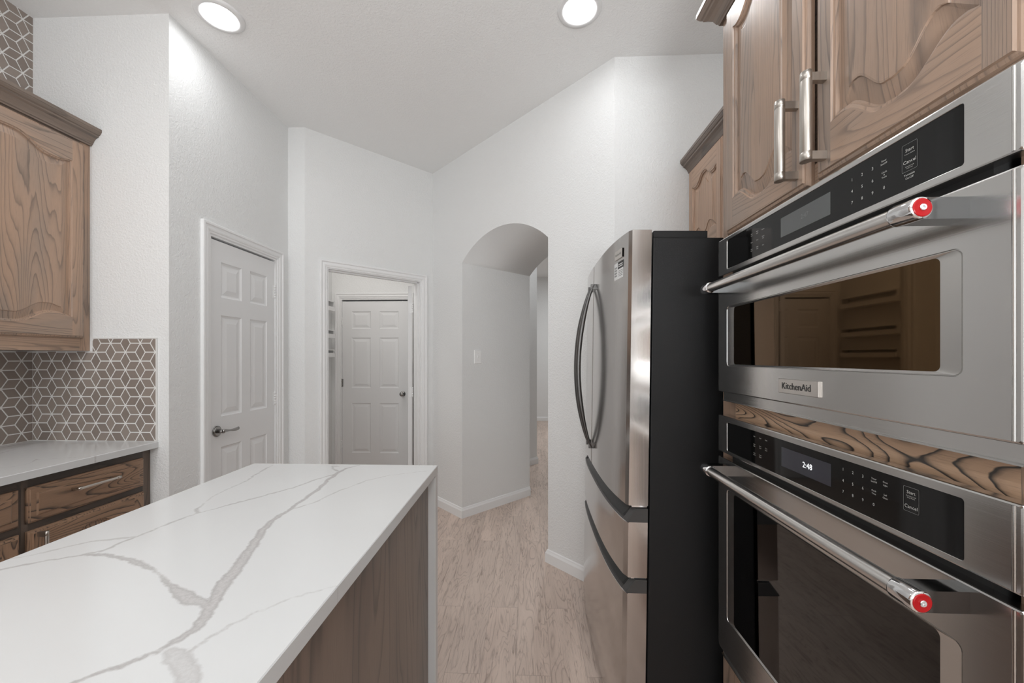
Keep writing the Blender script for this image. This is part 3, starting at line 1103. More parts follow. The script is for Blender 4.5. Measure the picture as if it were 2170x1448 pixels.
def vein_grid(name, x0, x1, y0, y1, zt, th, step, veins, parent=None, far=None):
    """Slab whose top carries a vein distance field in point attributes. veins: list of (tone, [(x, y, halfwidth)...])."""
    xs = np.linspace(x0, x1, max(2, int((x1 - x0) / step)))
    ya = y0 if far is None else far
    ys = np.linspace(ya, y1, max(2, int((y1 - ya) / step)))
    if far is not None:
        ys = np.concatenate([np.linspace(y0, far, 6)[:-1], ys])
    nx, ny = len(xs), len(ys)
    GX, GY = np.meshgrid(xs, ys)
    px, py = GX.ravel(), GY.ravel()
    rng = np.random.RandomState(3)
    D = np.full(px.shape, 0.2)
    T = np.zeros(px.shape)
    for tone, pts in veins:
        for (ax, ay, aw), (bx, by, bw) in zip(pts, pts[1:]):
            dx, dy = bx - ax, by - ay
            l2 = dx * dx + dy * dy + 1e-12
            t = np.clip(((px - ax) * dx + (py - ay) * dy) / l2, 0, 1)
            d = np.hypot(px - ax - t * dx, py - ay - t * dy) - (aw + t * (bw - aw))
            near = d < D
            D = np.where(near, d, D)
            T = np.where(near, tone, T)
    verts = np.zeros((nx * ny, 3))
    verts[:, 0], verts[:, 1], verts[:, 2] = px, py, zt
    faces = []
    for j in range(ny - 1):
        for i in range(nx - 1):
            a = j * nx + i
            faces.append((a, a + 1, a + nx + 1, a + nx))
    rim = [i for i in range(nx)] + [j * nx + nx - 1 for j in range(1, ny)] + [(ny - 1) * nx + i for i in range(nx - 2, -1, -1)] + [j * nx for j in range(ny - 2, 0, -1)]
    b = nx * ny
    vl = [tuple(p) for p in verts]
    c = 0.0018
    xm, ym = (x0 + x1) / 2, (y0 + y1) / 2
    low = []
    for k, (dz) in enumerate((c, th)):
        for i in rim:
            x, y, z = vl[i]
            ex = c if x >= x1 - 1e-9 else (-c if x <= x0 + 1e-9 else 0)
            ey = c if y >= y1 - 1e-9 else (-c if y <= y0 + 1e-9 else 0)
            low.append((x + ex, y + ey, zt - dz))
    nr = len(rim)
    for q in range(nr):
        r = (q + 1) % nr
        faces.append((rim[q], rim[r], b + r, b + q))
        faces.append((b + q, b + r, b + nr + r, b + nr + q))
    faces.append(tuple(b + nr + q for q in range(nr)))
    me = bpy.data.meshes.new(name)
    me.from_pydata(vl + low, [], faces)
    me.materials.append(M['quartz'])
    for nm, arr in (('vein', D), ('vein_tone', T)):
        at = me.attributes.new(nm, 'FLOAT', 'POINT')
        full = np.concatenate([arr, arr[rim], arr[rim]]).astype(np.float32)
        at.data.foreach_set('value', full)
    me.update()
    o = bpy.data.objects.new(name, me)
    COL.objects.link(o)
    if parent is not None:
        o.parent = parent
        o.matrix_parent_inverse = parent.matrix_basis.inverted()
    return o


def on_slab(u, v, z):
    """Where the sight line of photo pixel (u, v) meets the level z (used once to lay out the stone's veins)."""
    t = 0.0384
    c = 1 / math.sqrt(1 + t * t)
    s = t * c
    a, b = (u - 1085.0) / FOC, (757.0 - v) / FOC
    d = (-s + a * c, c + a * s, b)
    k = (z - CAM_H) / d[2]
    return k * d[0], k * d[1]


def vein_path(pts, ox, oy, sc, z, wk=1.0):
    out = []
    rr = random.Random(len(pts) * 13 + int(pts[0][0]))
    for (xa, ya, wa), (xb, yb, wb) in zip(pts, pts[1:]):
        n = 5
        for i in range(n):
            t = i / n
            x, y, w = xa + (xb - xa) * t, ya + (yb - ya) * t, wa + (wb - wa) * t
            u, v = ox + x / sc, oy + y / sc
            X, Y = on_slab(u, v, z)
            X2, _ = on_slab(u + w / sc, v, z)
            jit = 0.0025
            out.append((X + rr.uniform(-jit, jit), Y + rr.uniform(-jit, jit), abs(X2 - X) * 0.90 * wk))
    x, y, w = pts[-1]
    X, Y = on_slab(ox + x / sc, oy + y / sc, z)
    out.append((X, Y, 0.0005))
    return out


sc0 = 2170 / 980
LV = [
    (0.75, [(0, 445, 3), (150, 430, 3), (310, 395, 4), (372, 356, 5), (350, 345, 3)]),
    (0.6, [(372, 360, 3), (600, 345, 2), (900, 326, 2), (990, 320, 5)]),
    (0.9, [(-100, 320, 5), (0, 295, 5), (100, 268, 5), (300, 232, 2), (520, 196, 2)]),
    (0.95, [(-100, 262, 9), (0, 240, 9), (200, 205, 9), (430, 186, 5)]),
]
lc = vein_grid('countertop', XL + 0.0005, -1.830, 0.45, YR - 0.0025, CT, 0.030, 0.006,
               [(t, vein_path(p, 0, 900, 4.8275, CT)) for t, p in LV])
tag(lc, 'white quartz countertop running along the left wall under the tiles', 'countertop')

# left base cabinets (face +X)
BX = -1.852


def base_unit(y0, y1, label, cols, frame_far):
    t = thing('base_cabinet', (XL + 0.3, (y0 + y1) / 2, FLOOR), label, 'cabinet', 'base cabinets along the left wall')
    mb = MB()
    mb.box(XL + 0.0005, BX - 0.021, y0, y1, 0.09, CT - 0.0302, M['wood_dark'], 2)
    mb.box(XL + 0.0005, BX - 0.08, y0, y1, FLOOR + 0.0005, 0.0899, M['dark'])
    mb.build('cabinet_body', t)
    mb = MB()
    fx0, fx1 = BX - 0.0209, BX - 0.0193
    r0, r1 = y0 + 0.02, y1 - frame_far
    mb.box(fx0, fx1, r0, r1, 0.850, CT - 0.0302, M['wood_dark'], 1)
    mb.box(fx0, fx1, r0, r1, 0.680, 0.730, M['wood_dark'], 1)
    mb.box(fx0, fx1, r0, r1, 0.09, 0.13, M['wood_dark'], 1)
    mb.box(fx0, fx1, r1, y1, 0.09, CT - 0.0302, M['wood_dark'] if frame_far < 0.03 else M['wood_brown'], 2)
    mb.box(fx0, fx1, y0, r0, 0.09, CT - 0.0302, M['wood_brown'], 2)
    mb.build('face_frame', t)
    bl = lambda a, d, z: (BX + d, a, z)
    for a0, a1 in cols:
        dr = drawer_front('drawer', t, bl, a0, a1, 0.720, 0.856, M['wood_bold'])
        bar_pull(dr, bl, (a0 + a1) / 2 - 0.008, 0.808, 0.17, True, 0.006)
        dd = cab_door('door', t, bl, a0, a1, 0.115, 0.692, M['wood_bold'], 0.055, 0.605, 0.20, 0.04)
        bar_pull(dd, bl, a0 + 0.028, 0.60, 0.17, False, 0.006)


base_unit(1.385, YR - 0.0005, 'brown oak base cabinet with a drawer over a door, beside the end wall', [(1.3966, 1.844)], 0.038)
base_unit(0.46, 1.3845, 'brown oak base cabinet cut by the left edge of the photo', [(0.935, 1.3735), (0.475, 0.912)], 0.012)

# ------------------------------------------------------------------ kitchen island
IX0, IX1, IY1 = -1.076, -0.346, 1.512
isl = thing('kitchen_island', ((IX0 + IX1) / 2, 0.6, FLOOR), 'kitchen island with a veined white quartz waterfall top and brown wood sides', 'kitchen island')
IV = [
    (0.95, [(340, 1081, 10), (450, 1040, 12), (600, 990, 12), (740, 930, 13), (800, 895, 20), (860, 868, 26), (930, 810, 28), (980, 740, 30), (1010, 680, 34), (1060, 600, 38), (1100, 560, 36), (1140, 500, 29), (1190, 430, 25), (1230, 362, 20), (1290, 310, 14), (1350, 272, 11), (1430, 215, 10), (1490, 175, 11), (1535, 130, 10), (1592, 90, 10), (1620, 74, 6), (1690, 57, 4)]),
    (0.8, [(1592, 88, 6), (1565, 76, 4), (1560, 62, 4), (1590, 64, 3)]),
    (0.8, [(1590, 95, 5), (1500, 120, 6), (1370, 165, 6), (1260, 195, 6), (1170, 220, 6), (1090, 240, 6), (1000, 265, 5), (935, 281, 5), (850, 310, 6), (760, 345, 7), (660, 385, 8), (560, 425, 9), (480, 460, 9), (380, 480, 8), (200, 510, 7), (0, 550, 7), (-100, 570, 7)]),
    (0.75, [(1280, 57, 3), (1210, 95, 5), (1160, 130, 3), (1060, 175, 4), (990, 210, 2), (950, 245, 2), (918, 266, 8), (935, 284, 6)]),
    (0.6, [(640, 392, 8), (570, 402, 8), (450, 412, 7), (300, 445, 6), (150, 480, 5), (0, 506, 4)]),
    (0.9, [(400, 478, 8), (480, 478, 12), (560, 490, 12), (650, 515, 18), (720, 550, 7), (760, 580, 7), (800, 620, 14), (860, 672, 36), (905, 695, 38), (965, 705, 22), (985, 735, 20)]),
    (0.7, [(1350, 270, 5), (1470, 235, 4), (1600, 175, 4), (1720, 130, 3), (1830, 105, 2), (2000, 85, 1)]),
    (0.6, [(890, 930, 10), (980, 870, 8), (1080, 810, 6), (1200, 750, 4), (1350, 690, 3), (1460, 655, 3), (1580, 625, 2)]),
    (0.62, [(800, 930, 30), (845, 980, 52), (885, 1040, 50), (900, 1090, 40), (930, 1180, 20)]),
]
vein_grid('countertop', IX0 + 0.0018, IX1 - 0.0018, -0.55, IY1 - 0.0018, CT, 0.031, 0.0042,
          [(t, vein_path(p, 0, 960, sc0, CT)) for t, p in IV], isl, far=0.36)
mb = MB()
mb.box(IX0, IX1, IY1 - 0.036, IY1, FLOOR, CT - 0.0312, M['quartz'])
o = mb.build('waterfall_panel', isl, 0.0018)
at = o.data.attributes.new('vein', 'FLOAT', 'POINT')
at.data.foreach_set('value', [0.2] * len(o.data.vertices))
mb = MB()
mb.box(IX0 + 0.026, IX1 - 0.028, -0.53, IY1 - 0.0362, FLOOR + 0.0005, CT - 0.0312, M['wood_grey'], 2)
mb.build('side_panel', isl, label='grey brown oak side of the island')

# ------------------------------------------------------------------ tall oven cabinet (faces -X)
OX = 0.597                       # plane of the oven fronts
FX = 0.634                       # face frame of the cabinet
OY0, OY1 = 0.4965, 1.2545
CY0, CY1 = 0.455, 1.298          # cabinet sides
oc = thing('oven_cabinet', (0.93, 0.88, FLOOR), 'tall brown oak cabinet housing the two stacked ovens', 'cabinet')
mb = MB()
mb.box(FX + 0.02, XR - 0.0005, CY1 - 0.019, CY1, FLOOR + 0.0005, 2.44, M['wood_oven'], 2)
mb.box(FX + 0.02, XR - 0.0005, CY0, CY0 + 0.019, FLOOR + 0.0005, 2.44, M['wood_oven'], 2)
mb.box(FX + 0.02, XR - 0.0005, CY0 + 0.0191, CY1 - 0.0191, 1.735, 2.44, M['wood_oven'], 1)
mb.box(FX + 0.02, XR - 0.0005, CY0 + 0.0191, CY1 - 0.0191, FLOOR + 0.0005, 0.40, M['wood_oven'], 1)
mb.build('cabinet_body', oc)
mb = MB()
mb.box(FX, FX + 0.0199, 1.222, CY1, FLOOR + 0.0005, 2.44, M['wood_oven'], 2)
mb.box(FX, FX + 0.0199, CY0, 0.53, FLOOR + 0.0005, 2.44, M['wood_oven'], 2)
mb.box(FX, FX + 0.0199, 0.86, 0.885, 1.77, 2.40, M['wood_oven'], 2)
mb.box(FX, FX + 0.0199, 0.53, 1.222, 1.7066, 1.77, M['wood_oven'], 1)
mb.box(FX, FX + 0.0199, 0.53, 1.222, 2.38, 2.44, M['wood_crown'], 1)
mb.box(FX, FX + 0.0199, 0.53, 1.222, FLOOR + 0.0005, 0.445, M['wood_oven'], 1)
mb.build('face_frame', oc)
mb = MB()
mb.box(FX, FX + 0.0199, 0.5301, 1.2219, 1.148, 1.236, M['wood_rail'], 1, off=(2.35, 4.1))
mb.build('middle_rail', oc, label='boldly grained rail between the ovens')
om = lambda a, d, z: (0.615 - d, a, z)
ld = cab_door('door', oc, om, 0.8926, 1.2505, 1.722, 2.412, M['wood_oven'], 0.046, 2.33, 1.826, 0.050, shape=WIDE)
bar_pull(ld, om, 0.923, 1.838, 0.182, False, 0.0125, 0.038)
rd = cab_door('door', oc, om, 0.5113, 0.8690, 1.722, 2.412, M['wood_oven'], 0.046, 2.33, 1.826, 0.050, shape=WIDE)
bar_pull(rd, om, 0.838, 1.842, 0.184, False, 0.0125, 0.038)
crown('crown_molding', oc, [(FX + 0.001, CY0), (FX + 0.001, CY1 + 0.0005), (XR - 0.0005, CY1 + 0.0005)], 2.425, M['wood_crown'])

# cabinet over the refrigerator (faces -X)
fc = thing('over_fridge_cabinet', (1.05, 1.78, 1.9), 'paler oak wall cabinet above the refrigerator', 'cabinet')
GX = 0.904
mb = MB()
mb.box(GX + 0.021, XR - 0.0005, CY1 + 0.004, 2.2552, 1.885, 2.405, M['wood_pale'], 2)
mb.build('cabinet_body', fc)
mb = MB()
mb.box(GX + 0.0193, GX + 0.0209, CY1 + 0.004, 2.2552, 1.885, 1.905, M['wood_pale'], 1)
mb.box(GX + 0.0193, GX + 0.0209, CY1 + 0.004, 2.2552, 2.36, 2.405, M['wood_crown'], 1)
mb.box(GX + 0.0193, GX + 0.0209, 2.248, 2.2552, 1.905, 2.36, M['wood_pale'], 2)
mb.box(GX + 0.0193, GX + 0.0209, 1.80, 1.88, 1.905, 2.36, M['wood_pale'], 2)
mb.build('face_frame', fc)
fm = lambda a, d, z: (GX - d, a, z)
cab_door('door', fc, fm, 1.868, 2.246, 1.892, 2.382, M['wood_pale'], 0.05, 2.262, 1.985, 0.042)
cab_door('door', fc, fm, 1.462, 1.856, 1.892, 2.382, M['wood_pale'], 0.05, 2.262, 1.985, 0.042)
crown('crown_molding', fc, [(GX + 0.02, CY1 + 0.064), (GX + 0.02, 2.2552)], 2.372, M['wood_crown'])

# ------------------------------------------------------------------ ovens
pl = lambda a, d, z: (OX - d, a, z)


def frame_with_hole(mb, mapper, outer, hole, mat, r_out=0.003, r_in=0.004, depth=0.02, back=0.02, steps=()):
    """Plate with a rounded hole; steps: further (inset_a, inset_z, d) loops inwards from the hole."""
    n = 6
    o_loops = []
    for ins, d in ((0.0, -back), (0.0, -0.003), (0.0009, -0.0009), (0.003, 0.0)):
        o_loops.append([mapper(a, d, z) for a, z in rrect(outer[0] + ins, outer[1] - ins, outer[2] + ins, outer[3] - ins, max(r_out, 0.0005), n)])
    i_loops = []
    for ia, iz, d in ((0, 0, 0.0), *steps):
        i_loops.append([mapper(a, d, z) for a, z in rrect(hole[0] + ia, hole[1] - ia, hole[2] + iz, hole[3] - iz, max(0.0008, r_in - 0.5 * min(ia, iz)), n)])
    mb.loops(o_loops[:4], mat, smooth=False)
    mb.loops([o_loops[-1], i_loops[0]], mat)
    if len(i_loops) > 1:
        mb.loops(i_loops, mat)


def glass_plate(mb, mapper, box, mat, r=0.004, d=-0.002, th=0.004):
    L = [[mapper(a, q, z) for a, z in rrect(*box, r, 6)] for q in (d - th, d)]
    mb.loops(L, mat, cap0=True, cap1=True)


def oven_text(items, z_out, mat, name, parent, sq=1.0):
    mb = MB()
    mp = lambda a, z, x, y: (OX - z_out, a - x * sq, z + y)
    text_mesh(mb, items, mp, mat)
    return mb.build(name, parent)


def handle(parent, zc):
    hxx = 0.5325
    root = MB()
    y0, y1 = 0.552, 1.199
    root.cyl((hxx, y0 + 0.034, zc), (hxx, y1 - 0.034, zc), 0.0128, M['steel_bar'], 40, cap=False)
    h = root.build('handle', parent, label='round steel bar handle')
    for s, ye in ((1, y0), (-1, y1)):
        mb = MB()
        # ferrule round the bar end
        L = []
        for r, t in ((0.0129, 0.037), (0.0150, 0.036), (0.0155, 0.034), (0.0155, 0.003), (0.0150, 0.0008), (0.0142, 0.0)):
            L.append([(hxx + r * math.cos(q), ye + s * t, zc + r * math.sin(q)) for q in [2 * math.pi * i / 40 for i in range(40)]])
        mb.loops(L, M['chrome'], cap1=True, smooth=True)
        # arm back to the door
        mb.box(hxx + 0.004, OX + 0.001, *sorted((ye + s * 0.002, ye + s * 0.032)), zc - 0.0148, zc + 0.0148, M['bracket'])
        mb.build('handle_bracket', h)
        mb = MB()
        L = []
        for r, t in ((0.0125, -0.0002), (0.0125, 0.0010), (0.0115, 0.0016), (0.0055, 0.0012)):
            L.append([(hxx + r * math.cos(q), ye - s * t, zc + r * math.sin(q)) for q in [2 * math.pi * i / 40 for i in range(40)]])
        mb.loops(L, M['red'], cap1=True)
        mb.build('medallion', h, label='red end medallion')
        mb = MB()
        L = []
        for r, t in ((0.0046, 0.0012), (0.0046, 0.0024), (0.0040, 0.0030), (0.0018, 0.0030), (0.0016, 0.0018)):
            L.append([(hxx + r * math.cos(q), ye - s * t, zc + r * math.sin(q)) for q in [2 * math.pi * i / 20 for i in range(20)]])
        mb.loops(L, M['chrome'], cap1=True)
        mb.build('screw', h)
    return h


def badge(parent, y0, y1, z0, z1):
    mb = MB()
    L = [[pl(a, d, z) for a, z in rrect(y0 + i, y1 - i, z0 + i, z1 - i, 0.0012, 3)] for i, d in ((0, -0.001), (0, 0.0035), (0.001, 0.0045))]
    mb.loops(L, M['badge'], cap0=True, cap1=True)
    b = mb.build('badge', parent, label='pale steel name badge')
    mb = MB()
    mp = lambda a, z, x, y: (OX - 0.0049, a - x * 0.98, z + y)
    text_mesh(mb, [('KitchenAid', (y0 + y1) / 2 + 0.004, (z0 + z1) / 2, 0.0155, 'CENTER')], mp, M['ink'])
    md = mb.build('lettering', b)
    so = md.modifiers.new('solid', 'SOLIDIFY')
    so.thickness = 0.0006
    so.offset = 0
    return b


def rect_line(mb, a0, a1, z0, z1, w, d, mat, r=0.002):
    o = [pl(a, d, z) for a, z in rrect(a0, a1, z0, z1, r, 4)]
    i = [pl(a, d, z) for a, z in rrect(a0 + w, a1 - w, z0 + w, z1 - w, r * 0.8, 4)]
    mb.loops([o, i], mat)


def oven(name, label, cat, panel, door, win, hz, keys, labels, left_labels, startbox, disp, disp_mat, digits, digit_mat, badge_box=None, foot=None, win_mat=None):
    t = thing(name, (OX + 0.3, 0.8755, door[0]), label, cat)
    mb = MB()
    mb.box(OX + 0.0202, XR - 0.25, 0.545, 1.207, door[0] + 0.012, panel[1] - 0.020, M['dark'])
    mb.build('oven_case', t)
    # control panel
    mb = MB()
    frame_with_hole(mb, pl, (OY0, OY1, panel[0], panel[1]), (0.5612, 1.2018, panel[2], panel[3]), M['steel'], 0.003, 0.005,
                    steps=((0.0006, 0.0006, -0.0005), (0.0012, 0.0012, -0.0030)))
    cp = mb.build('control_panel', t)
    mb = MB()
    glass_plate(mb, pl, (0.5618, 1.2012, panel[2] + 0.0006, panel[3] - 0.0006), M['panel_glass'], 0.0045, -0.0016, 0.003)
    gp = mb.build('touch_panel', cp, label='black glass touch panel')
    mb = MB()
    mb.add([pl(a, -0.0013, z) for a, z in ((disp[0], disp[2]), (disp[1], disp[2]), (disp[1], disp[3]), (disp[0], disp[3]))], [(0, 1, 2, 3)], disp_mat)
    mb.build('display', cp)
    if digits:
        mp = lambda a, z, x, y: (OX + 0.0010, a - x, z + y)
        mb = MB()
        text_mesh(mb, digits, mp, digit_mat)
        mb.build('clock_digits', cp)
    mp = lambda a, z, x, y: (OX + 0.0010, a - x, z + y)
    mb = MB()
    text_mesh(mb, keys, mp, M['print'])
    mb.build('keypad_numbers', cp)
    mb = MB()
    text_mesh(mb, [q for q in labels if q[1] > 0.66], mp, M['print'])
    mb.build('function_lettering', cp)
    mb = MB()
    text_mesh(mb, [q for q in labels if q[1] <= 0.66], mp, M['print'])
    mb.build('start_lettering', cp)
    mb = MB()
    text_mesh(mb, left_labels, mp, M['print'])
    mb.build('mode_lettering', cp)
    mb = MB()
    rect_line(mb, *startbox, 0.0006, -0.0010, M['print_dim'])
    mb.build('start_box', cp)
    # door
    mb = MB()
    frame_with_hole(mb, pl, (OY0, OY1, door[0], door[1]), (0.5630, 1.2012, win[0], win[1]), M['steel'], 0.003, 0.012,
                    steps=((0.0010, 0.0010, -0.0022), (0.0016, 0.0016, -0.0022), (0.0022, 0.0022, -0.0006), (0.033, 0.0062, -0.0035)))
    dr = mb.build('oven_door', t)
    mb = MB()
    glass_plate(mb, pl, (0.5630 + 0.0325, 1.2012 - 0.0325, win[0] + 0.0060, win[1] - 0.0060), win_mat or M['glass'], 0.005, -0.0037, 0.006)
    mb.build('window', dr, label='dark tinted oven window')
    for q, (z0, z1) in enumerate(((panel[0] + 0.003, panel[1] - 0.003), (door[0] + 0.003, door[1] - 0.003))):
        mb = MB()
        L = [[pl(a, d, z) for a, d in ((0.5040, -0.0005), (0.5046, 0.0012), (0.5062, 0.0017), (0.5078, 0.0012), (0.5084, -0.0005))] for z in (z0, z1)]
        mb.loops(L, M['steel'], smooth=True)
        mb.build('edge_bead', cp if q == 0 else dr)
    handle(dr, hz)
    if badge_box:
        badge(dr, *badge_box)
    if foot:
        mb = MB()
        mb.box(OX + 0.008, OX + 0.036, OY0 + 0.006, 1.236, foot[0], foot[1], M['steel'])
        mb.box(OX + 0.002, OX + 0.036, OY0 + 0.002, 1.240, foot[0] - 0.0022, foot[0] - 0.0001, M['steel'])
        mb.build('lower_trim', t)
    return t


kx = (0.7483, 0.7266, 0.7053)
H = 0.0055


def keypad(zs, zero, cols):
    out = []
    for r in range(3):
        for c in range(3):
            out.append((str(r * 3 + c + 1), cols[c], zs[r], H, 'CENTER'))
    out.append(('0', zero, zs[2], H, 'CENTER'))
    return out


def words(y, z, lines, h, dz=None):
    dz = dz or h * 1.7
    k = len(lines)
    return [(s, y, z + (k - 1) * dz / 2 - i * dz, h, 'CENTER') for i, s in enumerate(lines)]


lab = words(0.6838, 1.672, ['Timer', 'Set/Off'], 0.0030) + words(0.683, 1.6509, ['Clock', '&', 'Tools'], 0.0030, 0.0042)
lab += words(0.6396, 1.6290, ['Turntable', 'On/Off'], 0.0032) + words(0.6392, 1.6705, ['Start'], 0.0052) + words(0.6392, 1.6645, ['Press to Confirm'], 0.0017)
lab += words(0.6392, 1.6520, ['Cancel'], 0.0056) + words(0.6392, 1.6435, ['Controls Lock', 'Hold 3 sec'], 0.0017, 0.0028)
ll = []
for y, ws in ((1.072, [['Bake', 'Conv'], ['Roast'], ['Keep', 'Warm']]), (1.047, [['Micro', 'wave'], ['Broil'], ['Steam', 'Cook']]), (1.022, [['Reheat'], ['Soften', 'Melt'], ['More']])):
    for z, w in zip((1.670, 1.650, 1.630), ws):
        ll += words(y, z, w, 0.0028)
oven('microwave_oven', 'upper built-in steel microwave oven with a wide dark window', 'microwave oven',
     (1.595, 1.7055, 1.6075, 1.6945), (1.2386, 1.5785), (1.3175, 1.4965), 1.5470,
     keypad((1.6712, 1.6501, 1.6291), 0.6833, kx), lab, ll, (0.6268, 0.6518, 1.6372, 1.6808),
     (0.8004, 0.9527, 1.6268, 1.6720), M['display'], [('2:47', 0.873, 1.651, 0.010, 'CENTER')], M['print_dim'],
     (0.8243, 0.953, 1.2617, 1.2950), (1.2140, 1.2375), M['glass_warm_tint'])
lab = words(0.7028, 1.1321, ['Timer', 'Set/Off'], 0.0030) + words(0.6811, 1.1325, ['Oven', 'Light'], 0.0030)
lab += words(0.7028, 1.1116, ['Cook', 'Time'], 0.0030) + words(0.6811, 1.1113, ['Self', 'Clean'], 0.0030)
lab += words(0.6370, 1.1330, ['Start'], 0.0052) + words(0.6370, 1.1258, ['Continue Cycle', 'Keep Warm'], 0.0018, 0.0028) + words(0.6370, 1.1105, ['Cancel'], 0.0056)
ll = []
for y, ws in ((1.060, [['Bake'], ['Conv', 'Bake'], ['Keep', 'Warm']]), (1.034, [['Broil'], ['Conv', 'Broil'], ['Proof', 'Bread']]), (1.009, [['Roast'], ['Conv', 'Roast']])):
    for z, w in zip((1.136, 1.113, 1.090), ws):
        ll += words(y, z, w, 0.0028)
oven('wall_oven', 'lower built-in steel wall oven with a tall dark window', 'oven',
     (1.0545, 1.166, 1.0645, 1.1510), (0.4480, 1.0375), (0.5577, 0.9510), 1.0130,
     keypad((1.1322, 1.1110, 1.0901), 0.7031, (0.7689, 0.7468, 0.7252)), lab, ll, (0.6243, 0.6495, 1.1025, 1.1415),
     (0.7985, 0.9500, 1.0890, 1.1340), M['display_dark'], [('2:48', 0.8645, 1.1115, 0.0125, 'CENTER')], M['digits'],
     None, (0.434, 0.4470))

# ------------------------------------------------------------------ refrigerator (faces -X, leaning back a touch on its feet)
FY0, FY1, FGAP = 1.375, 2.238, 1.930
TH = math.radians(0.8)
rf = thing('refrigerator', (0.40, 1.81, FLOOR), 'dark stainless french door refrigerator with black sides and bottom drawers', 'refrigerator')
CURVE = [(1.375, 0.3331), (1.44, 0.3195), (1.514, 0.3095), (1.60, 0.3035), (1.70, 0.3000), (1.80, 0.2990), (1.90, 0.2995), (2.00, 0.3015), (2.11, 0.3060), (2.20, 0.3130), (2.247, 0.3190)]
_yy = [c[0] for c in CURVE]
_co = np.polyfit(_yy, [c[1] for c in CURVE], 4)


def fx(y):
    return float(np.polyval(_co, y))


def slab(mb, y0, y1, z0, z1, mat, xb=0.405, ins_b=0.0, ins_t=0.0, n=40, r=0.006):
    """Piece with the bowed front between y0 and y1; front set back ins_b at the bottom and ins_t at the top."""
    L = []
    zz = [(z0, ins_b + 0.002), (z0 + 0.002, ins_b), (z1 - 0.002, ins_t), (z1, ins_t + 0.002)]
    for z, ins in zz:
        pts = []
        for i in range(n + 1):
            y = y0 + (y1 - y0) * i / n
            q = 0.0
            e = min(y - y0, y1 - y)
            if e < r:
                q = r - math.sqrt(max(0, r * r - (r - e) ** 2))
            pts.append((fx(y) + ins + q, y, z))
        pts.append((xb, y1, z))
        pts.append((xb, y0, z))
        L.append(pts)
    mb.loops(L, mat, cap0=True, cap1=True)


ROT = Matrix.Translation((0.40, 1.81, FLOOR)) @ Matrix.Rotation(TH, 4, 'Y') @ Matrix.Translation((-0.40, -1.81, -FLOOR))


def fbuild(mb, name, parent=None, bevel=0.0, label=None):
    mb.v = [tuple(ROT @ Vector(p)) for p in mb.v]
    o = mb.build(name, parent or rf, bevel, label=label)
    return o


mb = MB()
mb.box(0.412, 1.12, FY0 + 0.006, FY1 - 0.004, FLOOR + 0.03, 1.761, M['case'])
fbuild(mb, 'cabinet_case', bevel=0.004)
mb = MB()
mb.box(0.45, 1.10, FY0 + 0.05, FY1 - 0.05, FLOOR + 0.012, FLOOR + 0.0295, M['black'])
fbuild(mb, 'foot_rail')


def handle_bow(y, z0, z1, parent):
    mb = MB()
    L = []
    n = 34
    for i in range(n + 1):
        t = i / n
        z = z0 + (z1 - z0) * t
        sb = math.sin(math.pi * t) ** 0.75
        off = 0.004 + 0.070 * sb
        w = 0.009 + 0.006 * min(1, 4 * min(t, 1 - t))
        h = 0.006 + 0.006 * min(1, 4 * min(t, 1 - t))
        L.append([(fx(y) - off + h * math.cos(q), y + w * math.sin(q), z) for q in [2 * math.pi * j / 16 + 0.2 for j in range(16)]])
    mb.loops(L, M['fridge_handle'], cap0=True, cap1=True, smooth=True)
    for z in (z0 + 0.012, z1 - 0.012):
        mb.box(fx(y) - 0.020, fx(y) + 0.001, y - 0.008, y + 0.008, z - 0.012, z + 0.012, M['fridge_handle'])
    fbuild(mb, 'handle', parent, label='dark grey bowed handle')


mb = MB()
slab(mb, FY0, FGAP - 0.0018, 0.831, 1.785, M['fridge'])
da = fbuild(mb, 'door')
handle_bow(FGAP - 0.040, 0.91, 1.69, da)
mb = MB()
slab(mb, FGAP + 0.0018, FY1, 0.831, 1.785, M['fridge'])
db = fbuild(mb, 'door')
handle_bow(FGAP + 0.040, 0.91, 1.69, db)


def drawer(z0, z1, zt):
    mb = MB()
    slab(mb, FY0, FY1, z0, z1, M['fridge'])
    o = fbuild(mb, 'drawer')
    mb = MB()
    slab(mb, FY0 + 0.03, FY1 - 0.03, z1 + 0.0003, zt, M['black'], ins_b=0.004, ins_t=0.042)
    g = fbuild(mb, 'grip_recess', o, label='black recessed grip along the drawer top')
    for y0, y1 in ((FY0, FY0 + 0.0298), (FY1 - 0.0298, FY1)):
        mb = MB()
        slab(mb, y0, y1, z1 + 0.0003, zt, M['grey_plastic'], ins_b=0.0, ins_t=0.030, n=6, r=0.001)
        fbuild(mb, 'grip_end_cap', o)
    mb = MB()
    n = 40
    A = []
    for dz, di in ((0.0, 0.0005), (0.006, 0.004), (0.008, 0.010), (0.0005, 0.010)):
        A.append([(fx(FY0 + 0.03 + (FY1 - FY0 - 0.06) * i / n) + di, FY0 + 0.03 + (FY1 - FY0 - 0.06) * i / n, z1 + 0.0004 + dz) for i in range(n + 1)])
    mb.loops(A, M['grey_plastic'], closed=False)
    fbuild(mb, 'grip_lip', o)
    return o


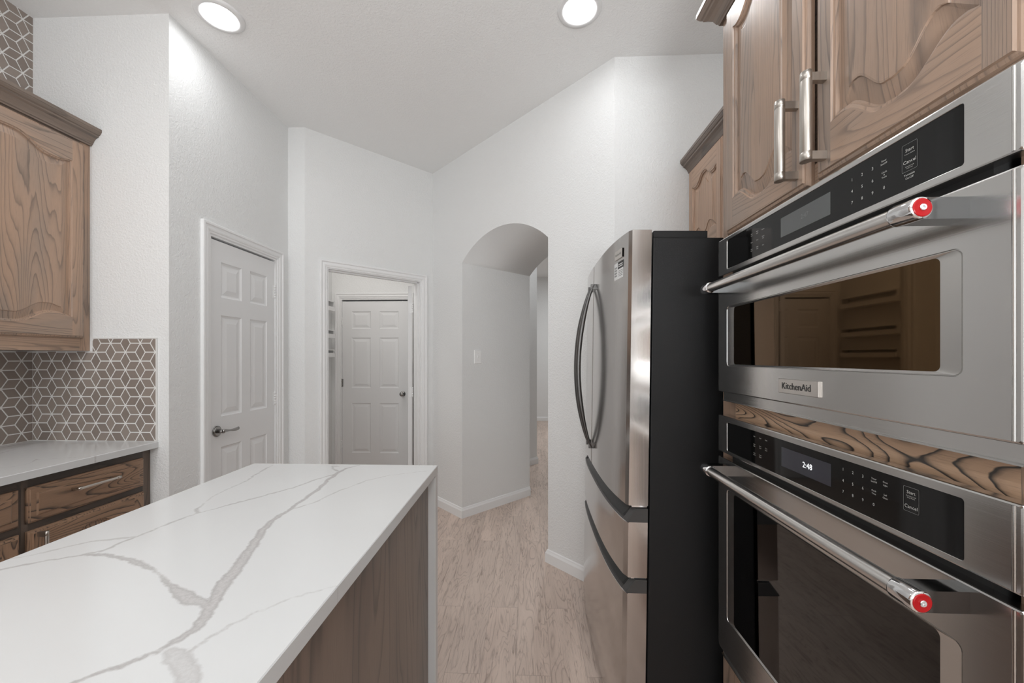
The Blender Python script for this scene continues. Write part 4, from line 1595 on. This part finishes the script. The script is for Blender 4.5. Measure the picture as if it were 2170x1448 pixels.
drawer(0.582, 0.773, 0.820)
drawer(0.045, 0.528, 0.573)
mb = MB()
mb.box(0.415, 0.60, FY0 + 0.012, FY0 + 0.075, 1.7612, 1.786, M['case'])
fbuild(mb, 'hinge_cover', bevel=0.003)
mb = MB()
mb.box(0.415, 0.60, FY1 - 0.080, FY1 - 0.012, 1.7612, 1.786, M['case'])
fbuild(mb, 'hinge_cover', bevel=0.003)
for z in (0.8255, 0.5775):
    mb = MB()
    mb.box(0.352, 0.404, FY0 + 0.008, FY0 + 0.05, z - 0.0025, z + 0.0025, M['chrome'])
    mb.cyl((0.385, FY0 + 0.02, z - 0.004), (0.385, FY0 + 0.02, z + 0.004), 0.005, M['chrome'], 12)
    fbuild(mb, 'hinge')


def on_door(mb, y0, y1, z0, z1, out, mat, th=0.001, n=8):
    a = [[(fx(y0 + (y1 - y0) * i / n) - o, y0 + (y1 - y0) * i / n, z) for i in range(n + 1)] for z, o in ((z0, out - th), (z0, out), (z1, out), (z1, out - th))]
    mb.loops(a, mat, closed=False)


mb = MB()
on_door(mb, 1.430, 1.502, 1.706, 1.738, 0.004, M['badge'], 0.004)
bd = fbuild(mb, 'badge', da, label='small steel name badge')
mb = MB()
text_mesh(mb, [('KitchenAid', 1.466, 1.722, 0.0085, 'CENTER')], lambda a, z, x, y: (fx(a - x) - 0.0046, a - x, z + y), M['ink'])
fbuild(mb, 'lettering', bd)
mb = MB()
on_door(mb, 1.425, 1.515, 1.633, 1.695, 0.0006, M['paper'], 0.0006)
st = fbuild(mb, 'sticker', da, label='black and white paper sticker')
mb = MB()
on_door(mb, 1.425, 1.476, 1.669, 1.695, 0.0010, M['ink'], 0.0003)
for z in (1.661, 1.655, 1.649, 1.643):
    on_door(mb, 1.430, 1.468, z - 0.0010, z + 0.0010, 0.0010, M['print_dim'], 0.0003)
for i in range(4):
    for j in range(3):
        on_door(mb, 1.486 + j * 0.008, 1.492 + j * 0.008, 1.645 + i * 0.010, 1.651 + i * 0.010, 0.0010, M['print_dim'], 0.0003)
fbuild(mb, 'sticker_print', st)
for i in range(2):
    mb = MB()
    on_door(mb, 1.431, 1.470, 1.683 - i * 0.007, 1.686 - i * 0.007, 0.0013, M['paper'], 0.0002)
    fbuild(mb, 'sticker_print', st)
